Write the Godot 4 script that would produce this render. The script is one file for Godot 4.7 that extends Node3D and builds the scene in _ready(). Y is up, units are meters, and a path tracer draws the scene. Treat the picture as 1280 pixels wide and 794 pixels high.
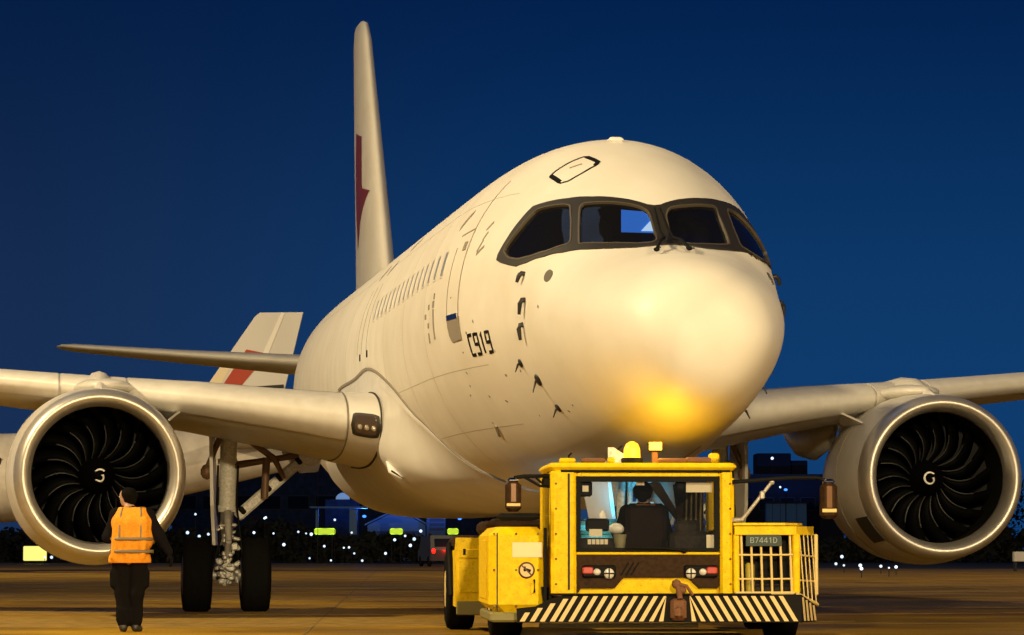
extends Node3D
# An airliner at night on an apron, a towing tractor under its nose, a ground worker by its engine.
# Units are metres, y is up. The airliner has axes of its own: x to its left, y up, z forward from the tip of its nose.

const NOSE_AT := Vector3(1.987, 0.0, -32.44)
const NOSE_TURN := 0.1453

var names := {}
var mats := {}

# ---------------------------------------------------------------- shapes
class Shape:
	var pts := PackedVector3Array()
	var grp := PackedInt32Array()
	var next := 1

	func group() -> int:
		next += 1
		return next

	func tri(a: Vector3, b: Vector3, c: Vector3, g: int) -> void:
		pts.append(a); pts.append(b); pts.append(c); grp.append(g)

	func quad(a: Vector3, b: Vector3, c: Vector3, d: Vector3, g: int) -> void:
		tri(a, b, c, g); tri(a, c, d, g)

	# turns the faces added since «from» so that they face outwards
	func settle(from: int) -> void:
		var n := pts.size() / 3
		var mid := Vector3.ZERO
		for i in range(from * 3, pts.size()):
			mid += pts[i]
		mid /= maxf(1.0, pts.size() - from * 3)
		var vol := 0.0
		for t in range(from, n):
			vol += (pts[t * 3] - mid).dot((pts[t * 3 + 1] - mid).cross(pts[t * 3 + 2] - mid))
		if vol > 0.0:
			for t in range(from, n):
				var k := pts[t * 3 + 1]
				pts[t * 3 + 1] = pts[t * 3 + 2]
				pts[t * 3 + 2] = k

	func loft(rings: Array, cap0 := true, cap1 := true, smooth := true) -> Shape:
		var from := pts.size() / 3
		var g := group() if smooth else -1
		var m: int = rings[0].size()
		for i in rings.size() - 1:
			var p: PackedVector3Array = rings[i]
			var q: PackedVector3Array = rings[i + 1]
			for j in m:
				var k := (j + 1) % m
				quad(p[j], p[k], q[k], q[j], g)
		for e in [[cap0, 0], [cap1, rings.size() - 1]]:
			if e[0]:
				var r: PackedVector3Array = rings[e[1]]
				var c := Vector3.ZERO
				for v in r:
					c += v
				c /= m
				for j in m:
					var k := (j + 1) % m
					if e[1] == 0:
						tri(c, r[k], r[j], -1)
					else:
						tri(c, r[j], r[k], -1)
		settle(from)
		return self

	# box with chamfered edges
	func box(c: Vector3, size: Vector3, bev := 0.0, basis := Basis.IDENTITY) -> Shape:
		var h := size * 0.5
		var b: float = minf(bev, minf(h.x, minf(h.y, h.z)) * 0.9)
		var from := pts.size() / 3
		if b <= 0.0:
			var v := []
			for i in 8:
				v.append(c + basis * Vector3(h.x * (1 if i & 1 else -1), h.y * (1 if i & 2 else -1), h.z * (1 if i & 4 else -1)))
			for f in [[0, 1, 3, 2], [4, 6, 7, 5], [0, 4, 5, 1], [2, 3, 7, 6], [0, 2, 6, 4], [1, 5, 7, 3]]:
				quad(v[f[0]], v[f[1]], v[f[2]], v[f[3]], -1)
			settle(from)
			return self
		var rings := []
		for l in [[-h.y, b], [-h.y + b, 0.0], [h.y - b, 0.0], [h.y, b]]:
			var r := PackedVector3Array()
			var x: float = h.x - l[1]
			var z: float = h.z - l[1]
			for q in [[x, z - b], [x - b, z], [-x + b, z], [-x, z - b], [-x, -z + b], [-x + b, -z], [x - b, -z], [x, -z + b]]:
				r.append(c + basis * Vector3(q[0], l[0], q[1]))
			rings.append(r)
		loft(rings, true, true, false)
		return self

	func ring_at(p: Vector3, along: Vector3, r: float, n: int, up := Vector3.UP) -> PackedVector3Array:
		var t := along.normalized()
		var s := t.cross(up)
		if s.length() < 0.05:
			s = t.cross(Vector3.RIGHT)
		s = s.normalized()
		var u := s.cross(t)
		var out := PackedVector3Array()
		for j in n:
			var a := TAU * j / n
			out.append(p + (s * cos(a) + u * sin(a)) * r)
		return out

	func tube(path: Array, radii, n := 10, caps := true) -> Shape:
		var rings := []
		for i in path.size():
			var a: Vector3 = path[maxi(i - 1, 0)]
			var b: Vector3 = path[mini(i + 1, path.size() - 1)]
			var r: float = radii[i] if radii is Array else radii
			rings.append(ring_at(path[i], b - a, r, n))
		return loft(rings, caps, caps)

	# profile of [distance along the axis, radius]
	func lathe(profile: Array, at: Vector3, axis: Vector3, n := 24, caps := true, split := false) -> Shape:
		var t := axis.normalized()
		if split:
			for i in profile.size() - 1:
				loft([ring_at(at + t * profile[i][0], t, profile[i][1], n), ring_at(at + t * profile[i + 1][0], t, profile[i + 1][1], n)], caps and i == 0, caps and i == profile.size() - 2)
			return self
		var rings := []
		for q in profile:
			rings.append(ring_at(at + t * q[0], t, q[1], n))
		return loft(rings, caps, caps)

	# a flat outline given depth: x and y of the basis span the outline, z is the depth
	func prism(poly: PackedVector2Array, depth: float, xf := Transform3D.IDENTITY) -> Shape:
		var from := pts.size() / 3
		var idx := Geometry2D.triangulate_polygon(poly)
		for i in range(0, idx.size(), 3):
			var a := poly[idx[i]]
			var b := poly[idx[i + 1]]
			var c := poly[idx[i + 2]]
			if (b - a).cross(c - a) < 0.0:
				var k := b
				b = c
				c = k
			tri(xf * Vector3(a.x, a.y, depth), xf * Vector3(b.x, b.y, depth), xf * Vector3(c.x, c.y, depth), -1)
			tri(xf * Vector3(a.x, a.y, 0), xf * Vector3(c.x, c.y, 0), xf * Vector3(b.x, b.y, 0), -1)
		var flip := Geometry2D.is_polygon_clockwise(poly)
		for i in poly.size():
			var p := poly[i]
			var q := poly[(i + 1) % poly.size()]
			if flip:
				var k := p
				p = q
				q = k
			quad(xf * Vector3(p.x, p.y, 0), xf * Vector3(q.x, q.y, 0), xf * Vector3(q.x, q.y, depth), xf * Vector3(p.x, p.y, depth), -1)
		settle(from)
		return self

	func ball(c: Vector3, r: Vector3, n := 12) -> Shape:
		var rings := []
		for i in range(0, n / 2 + 1):
			var a := lerpf(0.06, PI - 0.06, float(i) / (n / 2))
			var ring := PackedVector3Array()
			for j in n:
				ring.append(c + Vector3(sin(a) * cos(TAU * j / n) * r.x, cos(a) * r.y, sin(a) * sin(TAU * j / n) * r.z))
			rings.append(ring)
		return loft(rings)

	func mesh() -> ArrayMesh:
		var st := SurfaceTool.new()
		st.begin(Mesh.PRIMITIVE_TRIANGLES)
		for t in grp.size():
			st.set_smooth_group(grp[t])
			for k in 3:
				st.add_vertex(pts[t * 3 + k])
		st.generate_normals()
		return st.commit()

# ---------------------------------------------------------------- naming
func numbered(called: String, parent: Node) -> String:
	var key := "%d/%s" % [parent.get_instance_id(), called]
	var n: int = names.get(key, 0)
	names[key] = n + 1
	return called if n == 0 else "%s_%03d" % [called, n]

func obj(called: String, what, m: Material, parent: Node = self) -> MeshInstance3D:
	var o := MeshInstance3D.new()
	o.mesh = what.mesh() if what is Shape else what
	o.material_override = m
	o.name = numbered(called, parent)
	parent.add_child(o, true)
	return o

func thing(called: String, label: String, category: String, at := Vector3.ZERO, turn := 0.0, group := "") -> Node3D:
	var o := Node3D.new()
	o.name = numbered(called, self)
	add_child(o, true)
	o.position = at
	o.rotation.y = turn
	tag(o, label, category, group)
	return o

func tag(o: Node, label: String, category: String, group := "") -> Node:
	o.set_meta("label", label)
	o.set_meta("category", category)
	if group:
		o.set_meta("group", group)
	return o

func structure(o: Node, label: String) -> Node:
	o.set_meta("kind", "structure")
	o.set_meta("label", label)
	return o

func dup(o: Node3D, at: Vector3, label := "") -> Node3D:
	var r: Node3D = o.duplicate()
	r.name = numbered(String(o.name).rstrip("0123456789").trim_suffix("_"), self)
	add_child(r, true)
	r.position = at
	if label:
		r.set_meta("label", label)
	return r

# ---------------------------------------------------------------- materials
# base colours are linear, mostly real-world values
func lin(r: float, g: float, b: float, a := 1.0) -> Color:
	var c := Color(r, g, b).linear_to_srgb()
	c.a = a
	return c

func noise_tex(freq: float, lo: Color, hi: Color, sd: int, octaves := 4, size := 512, kind := FastNoiseLite.TYPE_SIMPLEX_SMOOTH, mid := 0.5) -> NoiseTexture2D:
	var n := FastNoiseLite.new()
	n.noise_type = kind
	n.seed = sd
	n.frequency = freq
	n.fractal_octaves = octaves
	var t := NoiseTexture2D.new()
	t.width = size
	t.height = size
	t.seamless = true
	t.noise = n
	var g := Gradient.new()
	g.set_color(0, lo)
	g.set_color(1, hi)
	g.set_offset(0, clampf(mid - 0.4, 0.0, 1.0))
	g.set_offset(1, clampf(mid + 0.4, 0.0, 1.0))
	t.color_ramp = g
	return t

func mat(called: String, c: Color, rough := 0.6, metal := 0.0) -> StandardMaterial3D:
	if mats.has(called):
		return mats[called]
	var m := StandardMaterial3D.new()
	m.resource_name = called
	m.albedo_color = c
	m.roughness = rough
	m.metallic = metal
	mats[called] = m
	return m

func worn(m: StandardMaterial3D, t: Texture2D, scale: float) -> StandardMaterial3D:
	m.albedo_texture = t
	m.uv1_triplanar = true
	m.uv1_scale = Vector3.ONE * scale
	return m

func glow(called: String, c: Color, energy: float) -> StandardMaterial3D:
	var m := mat(called, c, 0.4)
	m.emission_enabled = true
	m.emission = c
	m.emission_energy_multiplier = energy
	return m

func glass(called: String, c: Color, alpha: float, rough := 0.03) -> StandardMaterial3D:
	var m := mat(called, c, rough)
	m.transparency = BaseMaterial3D.TRANSPARENCY_ALPHA
	m.albedo_color.a = alpha
	return m

func make_materials() -> void:
	var dirt := noise_tex(0.012, Color(0.945, 0.935, 0.915), Color(1, 1, 1), 3, 5, 512, FastNoiseLite.TYPE_SIMPLEX_SMOOTH, 0.38)
	var grit := noise_tex(0.03, Color(0.8, 0.78, 0.74), Color(1, 1, 1), 7, 5, 512, FastNoiseLite.TYPE_SIMPLEX_SMOOTH, 0.35)
	var streak := noise_tex(0.02, Color(0.93, 0.92, 0.9), Color(1, 1, 1), 11, 5)
	var w := worn(mat("aircraft paint", lin(0.76, 0.73, 0.665), 0.5), dirt, 0.16)
	w.metallic_specular = 0.4
	w.clearcoat_enabled = true
	w.clearcoat = 0.1
	w.clearcoat_roughness = 0.34
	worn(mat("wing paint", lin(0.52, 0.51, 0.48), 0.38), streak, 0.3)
	worn(mat("slat paint", lin(0.66, 0.64, 0.6), 0.36), streak, 0.4)
	worn(mat("fairing paint", lin(0.70, 0.68, 0.64), 0.36), dirt, 0.3)
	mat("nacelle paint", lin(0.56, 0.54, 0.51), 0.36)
	worn(mats["nacelle paint"], dirt, 0.4)
	worn(mat("intake metal", lin(0.64, 0.61, 0.56), 0.42, 0.8), streak, 0.5)
	mat("intake liner", lin(0.01, 0.01, 0.009), 0.7).metallic_specular = 0.2
	mat("fan metal", lin(0.002, 0.002, 0.002), 0.6).metallic_specular = 0.12
	mat("fan edge metal", lin(0.008, 0.0075, 0.007), 0.5)
	mat("black void", lin(0.012, 0.012, 0.013), 0.8)
	mat("dark seal", lin(0.05, 0.045, 0.04), 0.7)
	mat("seam", lin(0.24, 0.21, 0.17), 0.7)
	mat("surround", lin(0.02, 0.017, 0.012), 0.55)
	mat("pane frame", lin(0.085, 0.07, 0.048), 0.5)
	mat("black paint", lin(0.01, 0.01, 0.01), 0.55)
	mat("probe metal", lin(0.012, 0.011, 0.01), 0.5)
	mat("sensor", lin(0.12, 0.11, 0.08), 0.4)
	mat("white print", lin(0.75, 0.74, 0.7), 0.6)
	mat("cabin pane", lin(0.27, 0.3, 0.37), 0.25)  # the sky's reflection is put into this blue-grey base colour
	glass("cockpit glass", lin(0.008, 0.008, 0.009), 0.62)
	mats["cockpit glass"].metallic_specular = 0.3
	mat("cockpit dark", lin(0.006, 0.006, 0.006), 0.8)
	mat("glareshield", lin(0.045, 0.042, 0.03), 0.8)
	mat("logo red", lin(0.22, 0.035, 0.03), 0.4)
	worn(mat("steel", lin(0.5, 0.48, 0.45), 0.42, 0.25), grit, 1.5)
	worn(mat("gear white", lin(0.84, 0.83, 0.78), 0.45), grit, 1.2)
	mat("chrome", lin(0.7, 0.69, 0.67), 0.12, 1.0)
	mat("brown steel", lin(0.19, 0.11, 0.06), 0.5, 0.2)
	worn(mat("tyre", lin(0.009, 0.009, 0.009), 0.9), grit, 2.0)
	mat("hub", lin(0.1, 0.1, 0.1), 0.5, 0.5)
	mat("dark part", lin(0.012, 0.011, 0.01), 0.6)
	worn(mat("tractor yellow", lin(0.88, 0.60, 0.006), 0.5), noise_tex(0.018, Color(0.92, 0.9, 0.86), Color(1, 1, 1), 21, 5, 512, FastNoiseLite.TYPE_SIMPLEX_SMOOTH, 0.3), 0.9)
	var yel: StandardMaterial3D = mats["tractor yellow"]
	yel.metallic_specular = 0.25
	yel.detail_enabled = true
	yel.detail_blend_mode = BaseMaterial3D.BLEND_MODE_MUL  # outer edges left off: shade on the outer blades put into the shape
	yel.detail_albedo = noise_tex(0.045, Color(0.86, 0.81, 0.72), Color(1, 1, 1), 23, 5, 512, FastNoiseLite.TYPE_SIMPLEX_SMOOTH, 0.0)
	var ramp: Gradient = yel.detail_albedo.color_ramp
	ramp.set_offset(0, 0.12)
	ramp.set_offset(1, 0.3)
	yel.detail_uv_layer = BaseMaterial3D.DETAIL_UV_2
	yel.uv2_triplanar = true
	yel.uv2_scale = Vector3.ONE * 1.1
	mat("cage cream", lin(0.72, 0.54, 0.2), 0.5)
	mat("stripe cream", lin(0.74, 0.55, 0.24), 0.6)
	worn(mat("tractor dark", lin(0.035, 0.03, 0.026), 0.6), grit, 1.0)
	worn(mat("tractor brown", lin(0.045, 0.024, 0.012), 0.55), grit, 1.0)
	worn(mat("rust", lin(0.2, 0.085, 0.035), 0.75), grit, 3.0)
	glass("tractor glass", lin(0.03, 0.035, 0.035), 0.1, 0.015)
	mats["tractor glass"].metallic_specular = 0.3
	mat("paper", lin(0.72, 0.66, 0.5), 0.7)
	mat("seat cloth", lin(0.014, 0.009, 0.007), 0.9)
	mat("tail red", lin(0.5, 0.06, 0.045), 0.25)
	mat("lamp clear", lin(0.75, 0.72, 0.66), 0.12, 0.2)
	mat("plate green", lin(0.006, 0.028, 0.022), 0.5)
	mat("skin", lin(0.46, 0.27, 0.18), 0.55)
	mat("hair", lin(0.005, 0.004, 0.003), 0.85).metallic_specular = 0.15
	mat("jacket", lin(0.008, 0.007, 0.008), 0.9)
	mat("trousers", lin(0.007, 0.006, 0.006), 0.95)
	mat("shoe", lin(0.025, 0.022, 0.02), 0.5)
	worn(mat("vest orange", lin(0.95, 0.36, 0.008), 0.8), noise_tex(0.02, Color(0.88, 0.86, 0.85), Color(1, 1, 1), 31), 3.0)
	mat("reflective tape", lin(0.2, 0.15, 0.08), 0.5)
	for dull in ["jacket", "trousers", "black paint", "dark part", "tractor brown", "tractor dark", "seat cloth", "tyre", "cockpit dark", "dark seal"]:
		mats[dull].metallic_specular = 0.16
	mat("sign post", lin(0.01, 0.01, 0.01), 0.8)

# ---------------------------------------------------------------- the scene
func _ready() -> void:
	# camera: a long lens a little above knee height
	var cam := Camera3D.new()
	cam.name = "camera"
	add_child(cam)
	cam.position = Vector3(0, 0.9, 0)
	cam.rotation.x = atan(293.0 / 4065.0)
	cam.fov = rad_to_deg(2.0 * atan(397.0 / 4065.0))
	cam.near = 0.5
	cam.far = 5000.0
	cam.current = true
	# the sky some time after sunset
	var sky := PanoramaSkyMaterial.new()
	sky.panorama = dusk_sky()
	var env := Environment.new()
	env.background_mode = Environment.BG_SKY
	env.sky = Sky.new()
	env.sky.sky_material = sky
	env.tonemap_mode = Environment.TONE_MAPPER_LINEAR
	env.tonemap_exposure = 1.0
	env.sdfgi_enabled = true
	env.ssao_enabled = true
	env.ssil_enabled = true
	var we := WorldEnvironment.new()
	we.name = "surroundings"
	we.environment = env
	add_child(we)
	# what is left of the daylight
	var sun := DirectionalLight3D.new()
	sun.name = "dusk_light"
	add_child(sun)
	sun.rotation_degrees = Vector3(-55, -140, 0)
	sun.light_color = Color(0.7, 0.82, 1.0)
	sun.light_energy = 0.02
	sun.light_angular_distance = 20.0
	sun.shadow_enabled = true
	sun.sky_mode = DirectionalLight3D.SKY_MODE_LIGHT_ONLY
	make_materials()
	# the apron's floodlight masts stand behind the photographer and beyond the left wing tip
	flood_mast(Vector3(-30, 0, -36), 24.0, Vector3(0, 0.5, -43), 1650.0, "tall apron floodlight mast beside the airliner on the left")
	flood_mast(Vector3(4, 0, 8), 9.0, Vector3(0, 2, -44), 1120.0, "low apron floodlight mast straight behind the camera")
	flood_mast(Vector3(-9, 0, 12), 27.0, Vector3(-2, 0, -42), 900.0, "high added floodlight mast behind the camera, left of the low one")  # unseen mast, added to light the ground and the crown
	flood_mast(Vector3(24, 0, -4), 18.0, Vector3(1, 2, -40), 800.0, "apron floodlight mast behind the camera on the right")
	flood_mast(Vector3(-64, 0, -108), 26.0, Vector3(-14, 2, -150), 4200.0, "tall floodlight mast beside the parked second airliner")
	flood_mast(Vector3(58, 0, -85), 26.0, Vector3(8, 0, -120), 2600.0, "tall floodlight mast beyond the left wing tip")
	build_ground()
	build_background()
	build_second_airliner()
	build_airliner()
	build_tractor()
	build_driver()
	build_worker()

# clear air after sunset: a bluer half towards the last light on the right, a greyer navy half on the left
func dusk_sky() -> ImageTexture:
	var im := Image.create_empty(1024, 512, false, Image.FORMAT_RGBF)
	for y in 512:
		var elev := 90.0 - (y + 0.5) / 512.0 * 180.0
		for x in 1024:
			var az := wrapf((x + 0.5) / 1024.0 * 360.0, -180.0, 180.0)
			var r := smoothstep(-10.0, 3.0, az) * (1.0 - smoothstep(110.0, 175.0, az))
			var low := Vector3(0.0092, 0.0275, 0.084).lerp(Vector3(0.0046, 0.044, 0.15), r)
			var top := Vector3(0.0008, 0.0112, 0.054).lerp(Vector3(0.0006, 0.0125, 0.068), r)
			var c := low.lerp(top, smoothstep(2.5, 11.5, elev))
			c = c.lerp(Vector3(0.001, 0.006, 0.03), smoothstep(12.0, 80.0, elev))
			if elev < 0.0:
				c = c.lerp(Vector3(0.004, 0.005, 0.008), smoothstep(0.0, 6.0, -elev))
			im.set_pixel(x, y, Color(c.x, c.y, c.z))
	return ImageTexture.create_from_image(im)

func flood_mast(at: Vector3, height: float, aim: Vector3, energy: float, label: String) -> void:
	var t := thing("floodlight_mast", label, "floodlight mast", at, 0.0)
	obj("mast", Shape.new().tube([Vector3(0, 0, 0), Vector3(0, height, 0)], [0.2, 0.11], 12), mat("galvanised", lin(0.3, 0.3, 0.3), 0.5, 0.6), t)
	var head := Vector3(0, height + 0.3, 0)
	var to := (aim - at - head).normalized()
	var bs := Basis.looking_at(to)
	obj("crossbar", Shape.new().box(head, Vector3(2.2, 0.14, 0.14), 0.02, bs), mats["galvanised"], t)
	for k in 3:
		var p: Vector3 = head + bs * Vector3((k - 1) * 0.8, 0, -0.2)
		var housing := obj("lamp_housing", Shape.new().box(p, Vector3(0.62, 0.5, 0.22), 0.04, bs), mats["galvanised"], t)
		obj("lamp_face", Shape.new().box(p + to * 0.125, Vector3(0.54, 0.42, 0.02), 0.0, bs), glow("sodium glow", Color(1.0, 0.78, 0.45), 14.0), housing)
	var s := SpotLight3D.new()
	s.name = numbered("floodlight", t)
	t.add_child(s, true)
	s.position = head + to * 0.6
	s.basis = bs
	s.light_color = Color(1.0, 0.89, 0.675)
	s.light_energy = energy
	s.light_size = 0.7
	s.spot_angle = 55.0
	s.spot_angle_attenuation = 1.0
	s.spot_range = 400.0
	s.spot_attenuation = 2.0
	s.shadow_enabled = true

# ---------------------------------------------------------------- ground and the far side of the field
func build_ground() -> void:
	var g := Shape.new()
	g.quad(Vector3(-3000, -0.06, 600), Vector3(3000, -0.06, 600), Vector3(3000, -0.06, -3500), Vector3(-3000, -0.06, -3500), -1)
	var field := worn(mat("dark grass", lin(0.03, 0.032, 0.014), 0.95), noise_tex(0.02, Color(0.5, 0.5, 0.45), Color(1, 1, 1), 41), 0.08)
	field.uv1_world_triplanar = true
	structure(obj("ground", g, field), "dark grass field that reaches to the horizon")
	var a := Shape.new()
	var outline := PackedVector2Array([Vector2(-260, 120), Vector2(260, 120), Vector2(260, -95), Vector2(70, -160), Vector2(17, -178), Vector2(-12, -252), Vector2(-60, -282), Vector2(-260, -300)])
	a.prism(outline, 0.06, Transform3D(Basis(Vector3(1, 0, 0), Vector3(0, 0, 1), Vector3(0, 1, 0)), Vector3(0, -0.06, 0)))
	var m := mat("apron concrete", lin(0.6, 0.355, 0.024), 0.75)  # the sodium lamps' yellow is put into this base colour
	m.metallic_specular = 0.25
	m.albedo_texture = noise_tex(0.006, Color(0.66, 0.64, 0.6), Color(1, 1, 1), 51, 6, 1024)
	m.uv1_triplanar = true
	m.uv1_world_triplanar = true
	m.uv1_scale = Vector3.ONE * 0.045
	m.detail_enabled = true
	m.detail_blend_mode = BaseMaterial3D.BLEND_MODE_MUL
	m.detail_albedo = noise_tex(0.05, Color(0.72, 0.7, 0.66), Color(1, 1, 1), 52, 5, 1024)
	m.detail_uv_layer = BaseMaterial3D.DETAIL_UV_2
	m.uv2_triplanar = true
	m.uv2_world_triplanar = true
	m.uv2_scale = Vector3.ONE * 0.5
	m.roughness_texture = noise_tex(0.012, Color(0.55, 0.55, 0.55), Color(1, 1, 1), 53, 5, 512)
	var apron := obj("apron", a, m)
	structure(apron, "wide concrete apron with sodium lamp yellow put into its colour")
	# joints between the slabs, filled with dark sealant
	for k in 15:
		var z := -33.5 - k * 7.5
		obj("joint_seal", Shape.new().box(Vector3(0, 0.002, z), Vector3(240, 0.006, 0.05), 0.0, Basis(Vector3.UP, 0.035)), mat("sealant", lin(0.16, 0.1, 0.02), 0.8), apron)
	for k in 9:
		obj("joint_seal", Shape.new().box(Vector3(-64 + k * 15.0, 0.0022, -85), Vector3(0.022, 0.006, 160), 0.0, Basis(Vector3.UP, 0.035)), mats["sealant"], apron)
	# patches and worn strips of older concrete
	var rng := RandomNumberGenerator.new()
	rng.seed = 5
	for k in 9:
		var p := PackedVector2Array()
		var w := rng.randf_range(5.0, 16.0)
		var d := rng.randf_range(1.2, 3.4)
		for j in 18:
			var an := TAU * j / 18
			p.append(Vector2(cos(an) * w * rng.randf_range(0.8, 1.1), sin(an) * d * rng.randf_range(0.75, 1.15)))
		var o := Vector3(rng.randf_range(-22, 22), -0.02 + 0.0005 * k, -36.0 - k * 6.5)
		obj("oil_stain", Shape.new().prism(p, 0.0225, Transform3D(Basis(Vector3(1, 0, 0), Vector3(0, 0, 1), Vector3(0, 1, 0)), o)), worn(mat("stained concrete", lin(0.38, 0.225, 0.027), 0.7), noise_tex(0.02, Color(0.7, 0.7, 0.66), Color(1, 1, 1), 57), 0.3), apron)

func build_background() -> void:
	var rng := RandomNumberGenerator.new()
	rng.seed = 77
	# a long dark hedge behind the far edge of the apron
	var leaf := Shape.new()
	for k in 14:
		var d := Vector3(rng.randf_range(-1, 1), rng.randf_range(-0.7, 0.8), rng.randf_range(-1, 1)) * 0.55
		var s := rng.randf_range(0.2, 0.4)
		var u := Vector3(rng.randf_range(-1, 1), rng.randf_range(-1, 1), rng.randf_range(-1, 1)).normalized() * s
		var v := u.cross(Vector3(rng.randf_range(-1, 1), rng.randf_range(-1, 1), 0.3)).normalized() * s
		leaf.quad(d - u, d + v * 0.5, d + u, d - v * 0.5, -1)
	var mm := MultiMesh.new()
	mm.transform_format = MultiMesh.TRANSFORM_3D
	mm.mesh = leaf.mesh()
	mm.instance_count = 5200
	for k in mm.instance_count:
		var x := rng.randf_range(-95, 95)
		var z := -287.0 - rng.randf_range(0, 4) - 0.06 * absf(x + 40)
		var top := 2.3 + 0.7 * sin(x * 0.21) + 0.5 * sin(x * 0.57 + 1.0)
		mm.set_instance_transform(k, Transform3D(Basis.from_euler(Vector3(rng.randf() * TAU, rng.randf() * TAU, 0)) * rng.randf_range(0.7, 1.3), Vector3(x, rng.randf_range(0.1, top), z)))
	var hedge := MultiMeshInstance3D.new()
	hedge.multimesh = mm
	hedge.material_override = mat("hedge leaf", lin(0.028, 0.03, 0.016), 0.9)
	hedge.name = "hedge"
	add_child(hedge, true)
	hedge.set_meta("kind", "stuff")
	tag(hedge, "long dark hedge along the far edge of the apron", "hedge")
	# far buildings
	var wall := worn(mat("far wall", lin(0.018, 0.05, 0.13), 0.8), noise_tex(0.02, Color(0.7, 0.7, 0.7), Color(1, 1, 1), 61), 0.1)  # blue lamp light is put into this base colour
	var roofm := mat("far roof", lin(0.02, 0.022, 0.03), 0.8)
	var pane := mat("far pane", lin(0.01, 0.018, 0.035), 0.6)
	pane.metallic_specular = 0.1
	var t := thing("terminal_building", "long dark terminal building behind the hedge, left of the airliner's belly", "building", Vector3(-16, 0, -372))
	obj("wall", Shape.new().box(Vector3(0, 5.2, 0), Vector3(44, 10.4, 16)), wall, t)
	obj("roof", Shape.new().box(Vector3(0, 10.75, 0.4), Vector3(45.4, 0.7, 17.6), 0.1), roofm, t)
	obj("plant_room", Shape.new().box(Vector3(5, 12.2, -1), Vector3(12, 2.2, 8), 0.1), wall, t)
	for k in 14:
		var w := obj("window", Shape.new().box(Vector3(-20.5 + k * 3.15, 6.4, 8.06), Vector3(2.5, 1.6, 0.12)), mat("far frame", lin(0.012, 0.024, 0.05), 0.6), t)
		obj("pane", Shape.new().box(Vector3(-20.5 + k * 3.15, 6.4, 8.14), Vector3(2.3, 1.4, 0.06)), pane, w)
	t = thing("hangar", "small gabled hangar in blue colour and blue lamp light, left of the towing tractor", "hangar", Vector3(-11.75, 0, -332))
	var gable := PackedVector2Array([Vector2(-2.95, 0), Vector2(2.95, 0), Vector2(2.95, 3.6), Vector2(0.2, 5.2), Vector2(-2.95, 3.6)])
	obj("wall", Shape.new().prism(gable, 9.0, Transform3D(Basis.IDENTITY, Vector3(0, 0, -8.5))), mat("hangar wall", lin(0.16, 0.34, 0.55), 0.6), t)  # part of the blue lamp light sits in this base colour
	for s in [-1, 1]:
		var a := Vector2(0.2, 5.23)
		var b := Vector2(3.3 * s, 3.5)
		var mid := (a + b) / 2.0
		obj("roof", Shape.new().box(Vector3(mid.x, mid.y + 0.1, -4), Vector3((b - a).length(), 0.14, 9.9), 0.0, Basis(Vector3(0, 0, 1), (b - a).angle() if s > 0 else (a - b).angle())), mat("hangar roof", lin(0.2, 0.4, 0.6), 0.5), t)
	for k in 3:
		obj("door_leaf", Shape.new().box(Vector3(-1.6 + k * 1.6, 1.5, 0.55), Vector3(1.55, 3.0, 0.08)), mat("hangar door", lin(0.07, 0.12, 0.2), 0.6), t)
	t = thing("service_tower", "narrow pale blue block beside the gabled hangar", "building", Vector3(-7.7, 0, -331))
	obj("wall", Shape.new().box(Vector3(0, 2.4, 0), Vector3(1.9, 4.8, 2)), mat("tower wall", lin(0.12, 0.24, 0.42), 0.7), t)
	obj("roof", Shape.new().box(Vector3(0, 4.88, 0), Vector3(2.1, 0.16, 2.2)), roofm, t)
	for k in 3:
		obj("louvre", Shape.new().box(Vector3(0.1, 3.2 + k * 0.45, 1.03), Vector3(1.5, 0.3, 0.06)), mat("louvre grey", lin(0.06, 0.09, 0.15), 0.6), t)
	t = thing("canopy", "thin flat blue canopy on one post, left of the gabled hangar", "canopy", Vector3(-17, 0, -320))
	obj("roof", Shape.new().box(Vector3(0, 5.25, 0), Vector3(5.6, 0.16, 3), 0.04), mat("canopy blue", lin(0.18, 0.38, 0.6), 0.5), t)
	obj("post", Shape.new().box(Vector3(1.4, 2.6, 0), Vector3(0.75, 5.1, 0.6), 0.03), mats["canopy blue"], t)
	obj("post", Shape.new().box(Vector3(-2.2, 2.6, -1), Vector3(0.3, 5.1, 0.3), 0.03), mats["canopy blue"], t)
	t = thing("radar_dome", "small pale lit dome on a dark roof above the canopy", "dome", Vector3(-17.2, 0, -331))
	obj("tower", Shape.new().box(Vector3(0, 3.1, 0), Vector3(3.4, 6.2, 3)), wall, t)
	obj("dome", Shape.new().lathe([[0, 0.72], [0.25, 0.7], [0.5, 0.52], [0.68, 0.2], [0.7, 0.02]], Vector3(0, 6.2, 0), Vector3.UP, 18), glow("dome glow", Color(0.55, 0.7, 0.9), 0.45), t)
	t = thing("control_building", "black flat-roofed building with a block on its roof, right of the towing tractor", "building", Vector3(30, 0, -368))
	obj("wall", Shape.new().box(Vector3(-0.5, 4.6, 0), Vector3(14.5, 9.2, 14)), mat("black wall", lin(0.008, 0.014, 0.03), 0.85), t)
	obj("parapet", Shape.new().box(Vector3(-0.5, 9.35, 0), Vector3(14.9, 0.3, 14.4)), roofm, t)
	obj("upper_storey", Shape.new().box(Vector3(-0.6, 10.7, 0), Vector3(3.9, 2.5, 5), 0.1), mat("black wall", lin(0.008, 0.014, 0.03), 0.85), t)
	obj("upper_storey", Shape.new().box(Vector3(2.3, 10.3, -0.3), Vector3(1.9, 1.7, 4.6), 0.1), mat("black wall", lin(0.008, 0.014, 0.03), 0.85), t)
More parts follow.
